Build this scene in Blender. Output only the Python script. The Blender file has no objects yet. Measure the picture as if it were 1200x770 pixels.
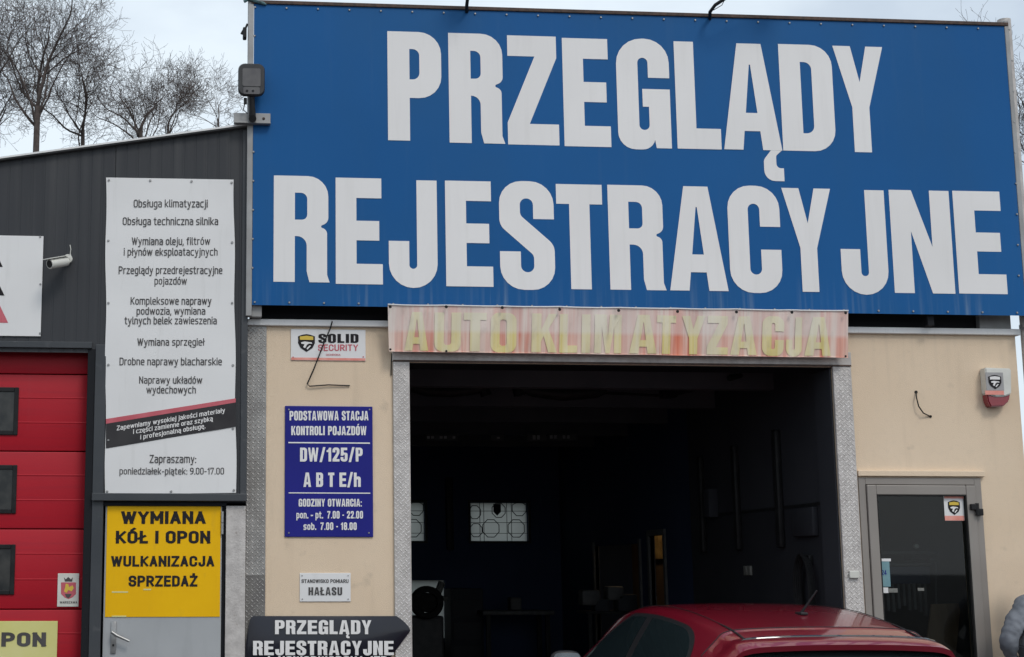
import bpy, bmesh, math, random
from mathutils import Vector, Matrix
random.seed(7)
R_ = math.radians
scene = bpy.context.scene

# ------------------------------------------------------------------ camera
F, PX, PY, YAW, PITCH = 1722.05, 370.3, 399.6, .07811, .155766   # in pixels of a 1200 wide frame
CY, CZ = -10.5, 1.65
cam_d = bpy.data.cameras.new('camera'); cam = bpy.data.objects.new('camera', cam_d)
scene.collection.objects.link(cam); scene.camera = cam
cam.location = (0, CY, CZ)
cam.rotation_euler = (math.pi/2 + PITCH, 0, -YAW)
cam_d.sensor_width = 36; cam_d.lens = F/1200*36
cam_d.shift_x = (600-PX)/1200; cam_d.shift_y = (PY-385)/1200
cam_d.clip_start = .05; cam_d.clip_end = 3000

# ------------------------------------------------------------------ world and sun
SUN_EL, SUN_AZ = 48, 158      # azimuth measured clockwise from +Y: behind the photographer, to the right
w = bpy.data.worlds.new('World'); scene.world = w; w.use_nodes = True
nt = w.node_tree; N = nt.nodes; L = nt.links; N.clear()
out = N.new('ShaderNodeOutputWorld'); bg = N.new('ShaderNodeBackground'); bg.inputs[1].default_value = .1
sky = N.new('ShaderNodeTexSky'); sky.sky_type = 'NISHITA'; sky.sun_disc = False
sky.sun_elevation = R_(SUN_EL); sky.sun_rotation = R_(SUN_AZ)
sky.air_density = 1.0; sky.dust_density = 2.0; sky.ozone_density = 1.2
tc = N.new('ShaderNodeTexCoord'); mp = N.new('ShaderNodeMapping'); mp.inputs['Scale'].default_value = (1, 1, 2.2)
nz = N.new('ShaderNodeTexNoise'); nz.inputs['Scale'].default_value = 2.3; nz.inputs['Detail'].default_value = 6; nz.inputs['Roughness'].default_value = .55
cr = N.new('ShaderNodeValToRGB'); cr.color_ramp.elements[0].position = .33; cr.color_ramp.elements[1].position = .62
cr.color_ramp.elements[0].color = (.5,.5,.5,1); cr.color_ramp.elements[1].color = (1,1,1,1)
mx = N.new('ShaderNodeMixRGB'); mx.inputs[2].default_value = (7.1, 7.95, 8.7, 1)
L.new(tc.outputs['Generated'], mp.inputs[0]); L.new(mp.outputs[0], nz.inputs['Vector']); L.new(nz.outputs['Fac'], cr.inputs[0])
L.new(cr.outputs[0], mx.inputs[0]); L.new(sky.outputs[0], mx.inputs[1]); L.new(mx.outputs[0], bg.inputs[0]); L.new(bg.outputs[0], out.inputs[0])
sd = bpy.data.lights.new('sun', 'SUN'); sun = bpy.data.objects.new('sun', sd); scene.collection.objects.link(sun)
sd.energy = 1.0; sd.angle = R_(16); sd.color = (1, .96, .9)
az = R_(SUN_AZ); el = R_(SUN_EL)
sdir = Vector((math.sin(az)*math.cos(el), math.cos(az)*math.cos(el), math.sin(el)))
sun.rotation_euler = sdir.to_track_quat('Z', 'Y').to_euler()
scene.view_settings.view_transform = 'Standard'; scene.view_settings.look = 'None'
scene.view_settings.exposure = .24; scene.view_settings.gamma = 1
scene.cycles.max_bounces = 6

# ------------------------------------------------------------------ helpers
_cy, _sy, _cp, _sp = math.cos(YAW), math.sin(YAW), math.cos(PITCH), math.sin(PITCH)
_F = Vector((_sy*_cp, _cy*_cp, _sp)); _R = Vector((_cy, -_sy, 0)); _D = _F.cross(_R)
def P(x, y, Y=0.0):
    """point of the real plane at depth Y that the survey pixel (x, y) of the photograph shows"""
    d = _R*((x-PX)/F) + _D*((y-PY)/F) + _F
    t = (Y-CY)/d.y
    return Vector((d.x*t, Y, CZ + d.z*t))

BASE = {}
def tag(o, label=None, cat=None, group=None, kind=None):
    if label: o['label'] = label
    if cat: o['category'] = cat
    if group: o['group'] = group
    if kind: o['kind'] = kind
    return o
def empty(name, loc, label=None, cat=None, group=None, kind=None):
    o = bpy.data.objects.new(name, None); scene.collection.objects.link(o)
    o.location = loc; o.empty_display_size = .2
    BASE[o.name] = Vector(loc)
    return tag(o, label, cat, group, kind)
def link_mesh(name, me, parent=None, base=None):
    o = bpy.data.objects.new(name, me); scene.collection.objects.link(o)
    if parent: o.parent = parent; BASE[o.name] = BASE[parent.name]
    else:
        BASE[o.name] = Vector(base) if base is not None else Vector((0,0,0)); o.location = BASE[o.name]
    return o
class MB:
    def __init__(s): s.v = []; s.f = []; s.m = []
    def add(s, vs, fs, mi=0):
        n = len(s.v); s.v += [Vector(v) for v in vs]; s.f += [tuple(i+n for i in f) for f in fs]; s.m += [mi]*len(fs); return s
    def box(s, x0, x1, y0, y1, z0, z1, mi=0):
        x0,x1 = min(x0,x1),max(x0,x1); y0,y1 = min(y0,y1),max(y0,y1); z0,z1 = min(z0,z1),max(z0,z1)
        return s.add([(x0,y0,z0),(x1,y0,z0),(x1,y1,z0),(x0,y1,z0),(x0,y0,z1),(x1,y0,z1),(x1,y1,z1),(x0,y1,z1)],
              [(0,3,2,1),(4,5,6,7),(0,1,5,4),(1,2,6,5),(2,3,7,6),(3,0,4,7)], mi)
    def bbox(s, x0, x1, y0, y1, z0, z1, b=.004, mi=0):
        bm = bmesh.new(); bmesh.ops.create_cube(bm, size=1)
        sx, sy_, sz = abs(x1-x0), abs(y1-y0), abs(z1-z0); c = ((x0+x1)/2,(y0+y1)/2,(z0+z1)/2)
        for v in bm.verts: v.co = Vector((v.co.x*sx+c[0], v.co.y*sy_+c[1], v.co.z*sz+c[2]))
        bmesh.ops.bevel(bm, geom=bm.edges[:], offset=min(b, sx*.4, sy_*.4, sz*.4), segments=2, affect='EDGES', profile=.5)
        bm.verts.index_update()
        s.add([v.co.copy() for v in bm.verts], [[v.index for v in f.verts] for f in bm.faces], mi); bm.free(); return s
    def quad(s, a, b, c, d, mi=0): return s.add([a,b,c,d], [(0,1,2,3)], mi)
    def prism(s, poly, y0, y1, mi=0):
        """poly: (x,z) anticlockwise seen from -Y; from depth y0 (near) to y1"""
        n = len(poly)
        vs = [(x, y0, z) for x, z in poly] + [(x, y1, z) for x, z in poly]
        return s.add(vs, [tuple(range(n)), tuple(range(2*n-1, n-1, -1))] + [(i, i+n, (i+1)%n+n, (i+1)%n) for i in range(n)], mi)
    def tube(s, pts, rad, n=8, mi=0, cap=True):
        pts = [Vector(p) for p in pts]; k = len(pts)
        if not hasattr(rad, '__len__'): rad = [rad]*k
        vs = []; up = None
        for i, p in enumerate(pts):
            d = (pts[min(i+1,k-1)]-pts[max(i-1,0)]).normalized()
            if up is None:
                up = Vector((0,0,1)) if abs(d.z) < .9 else Vector((1,0,0))
            u = (up - d*up.dot(d))
            if u.length < 1e-5: u = Vector((0,1,0))
            u.normalize(); up = u; v_ = d.cross(u)
            for j in range(n):
                a = 2*math.pi*j/n; vs.append(p + (u*math.cos(a)+v_*math.sin(a))*rad[i])
        fs = [(i*n+j, i*n+(j+1)%n, (i+1)*n+(j+1)%n, (i+1)*n+j) for i in range(k-1) for j in range(n)]
        if cap: fs += [tuple(range(n-1,-1,-1)), tuple((k-1)*n+j for j in range(n))]
        return s.add(vs, fs, mi)
    def ring(s, c, r0, r1, half, axis='X', n=28, mi=0):
        """solid annulus (wheel parts): inner r0, outer r1, half thickness"""
        prof = [(r0,-half),(r1*.93,-half),(r1,-half*.6),(r1,half*.6),(r1*.93,half),(r0,half)]; vs=[]
        for j in range(n):
            a = 2*math.pi*j/n
            for r, h in prof:
                if axis == 'X': vs.append((c[0]+h, c[1]+r*math.cos(a), c[2]+r*math.sin(a)))
                else: vs.append((c[0]+r*math.cos(a), c[1]+h, c[2]+r*math.sin(a)))
        m = len(prof)
        return s.add(vs, [(j*m+i, j*m+(i+1)%m, ((j+1)%n)*m+(i+1)%m, ((j+1)%n)*m+i) for j in range(n) for i in range(m)], mi)
    def build(s, name, mats, parent=None, base=None, smooth=False, kind=None):
        b = BASE[parent.name] if parent else (Vector(base) if base is not None else Vector((0,0,0)))
        me = bpy.data.meshes.new(name); me.from_pydata([v-b for v in s.v], [], s.f)
        if not isinstance(mats, (list, tuple)): mats = [mats]
        for m in mats: me.materials.append(m)
        if len(mats) > 1: me.polygons.foreach_set('material_index', s.m)
        me.validate(); me.update()
        if smooth:
            me.polygons.foreach_set('use_smooth', [True]*len(me.polygons))
            try: me.set_sharp_from_angle(angle=R_(38))
            except Exception: pass
        o = link_mesh(name, me, parent, base)
        if kind: o['kind'] = kind
        return o

def mat(name, c1, c2=None, scale=3, rough=.6, metal=0, bump=0, bscale=60, stretch=(1,1,1), coat=0, fac=(.35,.65), detail=6, spec=.5,
        streak=None, rvar=0, dirt=None):
    m = bpy.data.materials.new(name); m.use_nodes = True; nt = m.node_tree; N = nt.nodes; L = nt.links
    b = N['Principled BSDF']; b.inputs['Roughness'].default_value = rough; b.inputs['Metallic'].default_value = metal
    b.inputs['Specular IOR Level'].default_value = spec
    if coat: b.inputs['Coat Weight'].default_value = coat; b.inputs['Coat Roughness'].default_value = .04
    b.inputs['Base Color'].default_value = (*c1, 1)
    tc = N.new('ShaderNodeTexCoord')
    def noise(sc, st, det=6, w=0):
        mp = N.new('ShaderNodeMapping'); mp.inputs['Scale'].default_value = st; mp.inputs['Location'].default_value = (w,w,w)
        n = N.new('ShaderNodeTexNoise'); n.inputs['Scale'].default_value = sc; n.inputs['Detail'].default_value = det
        L.new(tc.outputs['Object'], mp.inputs[0]); L.new(mp.outputs[0], n.inputs['Vector']); return n
    def ramp(src, a, b_, inv=False):
        r = N.new('ShaderNodeMapRange'); r.inputs[1].default_value = a; r.inputs[2].default_value = b_
        if inv: r.inputs[3].default_value = 1; r.inputs[4].default_value = 0
        L.new(src, r.inputs[0]); return r.outputs[0]
    last = None
    if c2:
        n = noise(scale, stretch, detail); mx = N.new('ShaderNodeMixRGB'); mx.inputs[1].default_value = (*c1,1); mx.inputs[2].default_value = (*c2,1)
        L.new(ramp(n.outputs['Fac'], *fac), mx.inputs[0]); last = mx.outputs[0]
        if rvar:
            r = N.new('ShaderNodeMapRange'); r.inputs[3].default_value = rough-rvar; r.inputs[4].default_value = rough+rvar
            L.new(n.outputs['Fac'], r.inputs[0]); L.new(r.outputs[0], b.inputs['Roughness'])
    for k, (col, sc, st, a, b_, amt) in enumerate((streak or [])):
        n = noise(sc, st, 5, 3.7*(k+1)); mx = N.new('ShaderNodeMixRGB'); mx.inputs[2].default_value = (*col,1)
        if last: L.new(last, mx.inputs[1])
        else: mx.inputs[1].default_value = (*c1,1)
        mu = N.new('ShaderNodeMath'); mu.operation = 'MULTIPLY'; mu.inputs[1].default_value = amt
        L.new(ramp(n.outputs['Fac'], a, b_), mu.inputs[0]); L.new(mu.outputs[0], mx.inputs[0]); last = mx.outputs[0]
    if last: L.new(last, b.inputs['Base Color'])
    if bump:
        n2 = noise(bscale, (1,1,1), 4, 9); bp = N.new('ShaderNodeBump'); bp.inputs['Strength'].default_value = bump; bp.inputs['Distance'].default_value = .01
        L.new(n2.outputs['Fac'], bp.inputs['Height']); L.new(bp.outputs[0], b.inputs['Normal'])
    return m
def emit(name, col, s):
    m = bpy.data.materials.new(name); m.use_nodes = True; b = m.node_tree.nodes['Principled BSDF']
    b.inputs['Base Color'].default_value = (*col,1); b.inputs['Emission Color'].default_value = (*col,1); b.inputs['Emission Strength'].default_value = s
    return m
def glass(name, tint=(.8,.85,.85), refl=.5, rough=.02):
    """thin pane: fresnel mirror over a tinted clear sheet"""
    m = bpy.data.materials.new(name); m.use_nodes = True; nt = m.node_tree; N = nt.nodes; L = nt.links; N.clear()
    o = N.new('ShaderNodeOutputMaterial'); mx = N.new('ShaderNodeMixShader'); t = N.new('ShaderNodeBsdfTransparent'); g = N.new('ShaderNodeBsdfGlossy')
    t.inputs[0].default_value = (*tint,1); g.inputs['Roughness'].default_value = rough
    fr = N.new('ShaderNodeFresnel'); fr.inputs[0].default_value = 1.5
    mu = N.new('ShaderNodeMath'); mu.operation = 'MULTIPLY'; mu.inputs[1].default_value = refl*2
    L.new(fr.outputs[0], mu.inputs[0]); L.new(mu.outputs[0], mx.inputs[0]); L.new(t.outputs[0], mx.inputs[1]); L.new(g.outputs[0], mx.inputs[2]); L.new(mx.outputs[0], o.inputs[0])
    return m

# ------------------------------------------------------------------ materials
M = {}
M['asphalt'] = mat('asphalt', (.045,.045,.047), (.075,.073,.07), 1.2, .9, bump=.5, bscale=140, streak=[((.12,.115,.11), 9,(1,1,1),.55,.75,.4)])
M['plaster'] = mat('plaster', (.71,.555,.40), (.77,.615,.455), 1.1, .92, bump=.35, bscale=170, fac=(.3,.7),
                   streak=[((.40,.31,.23), 3.5,(2.5,1,.35),.58,.82,.22), ((.66,.53,.40), 26,(1,1,1),.52,.8,.35), ((.32,.26,.2), 7,(1,1,1),.66,.76,.25)])
M['blue_vinyl'] = mat('blue_vinyl', (.009,.092,.275), (.013,.107,.305), .55, .45, fac=(.3,.7), spec=.12, rvar=.06,
                   streak=[((.022,.095,.22), 1.1,(1,1,.5),.45,.75,.5), ((.05,.13,.28), 5,(3.2,1,.14),.58,.85,.28)])
M['white_print'] = mat('white_print', (.80,.78,.77), (.74,.72,.71), .9, .5, fac=(.35,.7), streak=[((.60,.58,.56), 5,(4,1,.3),.52,.85,.3)])
M['white_sheet'] = mat('white_sheet', (.77,.76,.755), (.71,.70,.695), 1.6, .45, fac=(.3,.7), streak=[((.5,.49,.47), 6,(3,1,.3),.58,.85,.35)])
M['print_dark'] = mat('print_dark', (.07,.065,.065), (.1,.095,.095), 6, .6, spec=.1)
M['print_black'] = mat('print_black', (.022,.02,.022), rough=.6, spec=.12)
M['print_red'] = mat('print_red', (.5,.085,.11), (.56,.12,.15), 8, .5)
M['band_dark'] = mat('band_dark', (.035,.033,.036), (.05,.048,.05), 5, .6, spec=.15)
M['cladding'] = mat('cladding', (.036,.038,.043), (.044,.046,.051), .8, .5, fac=(.3,.7), bump=.06, bscale=60,
                   spec=.25, streak=[((.060,.060,.063), 5,(5,1,.14),.5,.85,.5), ((.15,.14,.135), 30,(1,1,1),.74,.8,.35)])
M['trim'] = mat('trim', (.045,.050,.057), (.058,.062,.068), 2.5, .45, spec=.3, fac=(.3,.7), streak=[((.16,.16,.16), 14,(1,1,1),.62,.8,.35)])
M['trim_dark'] = mat('trim_dark', (.010,.011,.014), rough=.7, spec=.2)
M['white_metal'] = mat('white_metal', (.80,.80,.80), (.72,.71,.70), 3, .4, streak=[((.45,.43,.41), 12,(4,1,1),.58,.8,.4)])
M['red_door'] = mat('red_door', (.38,.009,.020), (.42,.013,.025), 1.3, .42, spec=.2, fac=(.3,.7), streak=[((.27,.015,.03), 4,(.3,1,7),.5,.8,.5), ((.32,.04,.05), 5,(4,1,.2),.62,.85,.25)], bump=.05, bscale=90)
M['grey_door'] = mat('grey_door', (.34,.35,.36), (.39,.40,.41), 1.6, .42, streak=[((.26,.27,.28), 6,(2,1,.5),.56,.8,.35)], bump=.03, bscale=60)
M['yellow'] = mat('yellow', (.86,.49,.004), (.80,.44,.004), 2.2, .45, spec=.15, streak=[((.55,.33,.03), 9,(2,1,.7),.6,.8,.4)])
M['pale_yellow'] = mat('pale_yellow', (.62,.58,.19), (.66,.62,.27), 3, .5)
M['steel'] = mat('steel', (.42,.42,.42), (.3,.29,.28), 10, .38, .8)
M['tread'] = mat('tread', (.36,.35,.335), (.26,.25,.24), 7, .5, .45, bump=.15, bscale=120, streak=[((.17,.15,.13), 3,(1,1,.5),.52,.75,.5)])
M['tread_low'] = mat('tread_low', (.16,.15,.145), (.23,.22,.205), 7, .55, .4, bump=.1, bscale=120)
M['jamb_lug'] = mat('jamb_lug', (.72,.69,.67), (.56,.53,.51), 22, .45, .3)
M['tread_lug'] = mat('tread_lug', (.52,.49,.46), (.4,.38,.36), 7, .36, .55)
M['hammered'] = mat('hammered', (.56,.525,.50), (.45,.42,.40), 16, .6, .12, bump=.3, bscale=60, fac=(.38,.62),
                   streak=[((.30,.27,.25), 5,(1,1,.6),.52,.78,.45), ((.2,.14,.11), 24,(1,1,1),.68,.74,.5)])
M['alu_frame'] = mat('alu_frame', (.255,.228,.205), (.29,.262,.238), 2, .42, .1, fac=(.3,.7))
M['void'] = mat('void', (.012,.013,.016), rough=.9)
M['grey_post'] = mat('grey_post', (.35,.35,.35), (.27,.265,.26), 5, .5, .2, streak=[((.17,.13,.11), 16,(1,1,.5),.62,.8,.5)])
M['navy_wall'] = mat('navy_wall', (.032,.048,.098), (.040,.058,.115), 1.5, .8, spec=.15)
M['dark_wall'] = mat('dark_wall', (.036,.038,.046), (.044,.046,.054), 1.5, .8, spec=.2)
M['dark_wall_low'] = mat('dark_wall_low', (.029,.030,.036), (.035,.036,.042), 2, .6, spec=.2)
M['dark_ceiling'] = mat('dark_ceiling', (.075,.078,.09), (.10,.10,.11), 2, .8, spec=.1)
M['floor'] = mat('floor', (.05,.047,.045), (.035,.033,.032), 2, .5)
M['black'] = mat('black', (.012,.012,.013), (.02,.02,.021), 12, .5, spec=.2)
M['rubber'] = mat('rubber', (.016,.016,.016), (.028,.027,.026), 14, .8, spec=.2)
M['dim_grey'] = mat('dim_grey', (.06,.06,.062), (.08,.08,.08), 14, .6)
M['dim_light'] = mat('dim_light', (.20,.20,.18), (.14,.14,.13), 20, .7)
M['plastic_white'] = mat('plastic_white', (.68,.67,.62), (.6,.59,.54), 8, .35)
M['plastic_grey'] = mat('plastic_grey', (.035,.035,.038), (.05,.05,.052), 8, .45, spec=.3)
M['lens'] = mat('lens', (.13,.125,.125), (.10,.095,.10), 14, .3, spec=.3)
M['label_grey'] = mat('label_grey', (.36,.35,.35), (.32,.31,.31), 14, .4)
M['siren_red'] = mat('siren_red', (.24,.010,.02), rough=.2, coat=.6)
M['label_pink'] = mat('label_pink', (.72,.24,.19), (.8,.36,.3), 12, .5)
M['gold'] = mat('gold', (.68,.48,.06), rough=.5)
M['sign_blue'] = mat('sign_blue', (.012,.014,.19), (.016,.017,.22), 2, .35, spec=.2)
M['rust'] = mat('rust', (.10,.06,.045), (.05,.035,.03), 40, .8)
M['roof'] = mat('roof', (.09,.09,.09), (.12,.12,.12), 1, .8)
M['bark'] = mat('bark', (.060,.045,.040), (.10,.08,.072), 9, .9)
M['car_paint'] = mat('car_paint', (.27,.006,.024), (.24,.006,.022), 3, .30, .3, coat=1, rvar=.05)
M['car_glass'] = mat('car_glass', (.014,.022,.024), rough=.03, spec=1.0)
M['car_black'] = mat('car_black', (.016,.016,.018), rough=.4, spec=.3)
M['chrome'] = mat('chrome', (.55,.56,.58), rough=.12, metal=1)
M['tail_red'] = mat('tail_red', (.3,.01,.012), rough=.1, coat=1)
M['jacket'] = mat('jacket', (.11,.12,.14), (.24,.255,.285), 9, .72, fac=(.3,.7), bump=.25, bscale=28)
M['jacket_yoke'] = mat('jacket_yoke', (.27,.32,.35), (.22,.26,.29), 9, .7, bump=.2, bscale=30)
M['trousers'] = mat('trousers', (.03,.034,.05), (.045,.05,.07), 9, .85)
M['skin'] = mat('skin', (.52,.30,.21), (.47,.26,.18), 9, .5)
M['hair'] = mat('hair', (.035,.024,.018), rough=.6)
M['sticker_blue'] = mat('sticker_blue', (.14,.27,.31), (.18,.32,.35), 15, .4)
M['brown_board'] = mat('brown_board', (.20,.13,.075), (.14,.09,.05), 4, .7, stretch=(6,1,.5))
M['shop_dim'] = mat('shop_dim', (.055,.06,.063), (.07,.075,.078), 2, .8)
M['shop_item'] = mat('shop_item', (.085,.09,.095), (.12,.12,.12), 12, .7)
M['glow_window'] = None

def streaks(m, z_top, length, col, amt, sc=18):
    nt = m.node_tree; N = nt.nodes; L = nt.links; b = N['Principled BSDF']; src = b.inputs['Base Color'].links[0].from_socket
    tc = N.new('ShaderNodeTexCoord'); mp = N.new('ShaderNodeMapping'); mp.inputs['Scale'].default_value = (sc, 1, .35)
    n = N.new('ShaderNodeTexNoise'); n.inputs['Scale'].default_value = 1; n.inputs['Detail'].default_value = 5
    L.new(tc.outputs['Object'], mp.inputs[0]); L.new(mp.outputs[0], n.inputs['Vector'])
    r = N.new('ShaderNodeMapRange'); r.inputs[1].default_value = .5; r.inputs[2].default_value = .72; L.new(n.outputs['Fac'], r.inputs[0])
    sp = N.new('ShaderNodeSeparateXYZ'); L.new(tc.outputs['Object'], sp.inputs[0])
    r2 = N.new('ShaderNodeMapRange'); r2.inputs[1].default_value = z_top-length; r2.inputs[2].default_value = z_top; L.new(sp.outputs['Z'], r2.inputs[0])
    a = N.new('ShaderNodeMath'); a.operation = 'MULTIPLY'; L.new(r.outputs[0], a.inputs[0]); L.new(r2.outputs[0], a.inputs[1])
    c = N.new('ShaderNodeMath'); c.operation = 'MULTIPLY'; c.inputs[1].default_value = amt; L.new(a.outputs[0], c.inputs[0])
    mx = N.new('ShaderNodeMixRGB'); mx.inputs[2].default_value = (*col, 1); L.new(src, mx.inputs[1]); L.new(c.outputs[0], mx.inputs[0]); L.new(mx.outputs[0], b.inputs['Base Color'])
streaks(M['plaster'], 3.42, .55, (.42,.36,.29), .2)
streaks(M['cladding'], 4.95, 1.3, (.10,.10,.10), .5, 9)

# ------------------------------------------------------------------ condensed poster alphabet
def fillet(pts, seg=6):
    out = []; n = len(pts)
    for i, p in enumerate(pts):
        r = p[2] if len(p) > 2 else 0
        b = Vector((p[0], p[1]))
        if r <= 0: out.append((b.x, b.y)); continue
        a = Vector(pts[i-1][:2]); c = Vector(pts[(i+1) % n][:2])
        u = (a-b); v = (c-b); lu, lv = u.length, v.length; u.normalize(); v.normalize()
        ang = math.acos(max(-1, min(1, u.dot(v))))
        if ang > 3.1: out.append((b.x, b.y)); continue
        t = min(r/math.tan(ang/2), lu*.5 if (len(pts[i-1]) > 2) else lu*.98, lv*.5 if len(pts[(i+1)%n]) > 2 else lv*.98)
        rr = t*math.tan(ang/2); cen = b + (u+v).normalized()*(rr/math.sin(ang/2))
        s = b+u*t-cen; e = b+v*t-cen; a0 = math.atan2(s.y, s.x); a1 = math.atan2(e.y, e.x); d = a1-a0
        while d > math.pi: d -= 2*math.pi
        while d < -math.pi: d += 2*math.pi
        for k in range(seg+1):
            q = a0+d*k/seg; out.append((cen.x+rr*math.cos(q), cen.y+rr*math.sin(q)))
    return out
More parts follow.
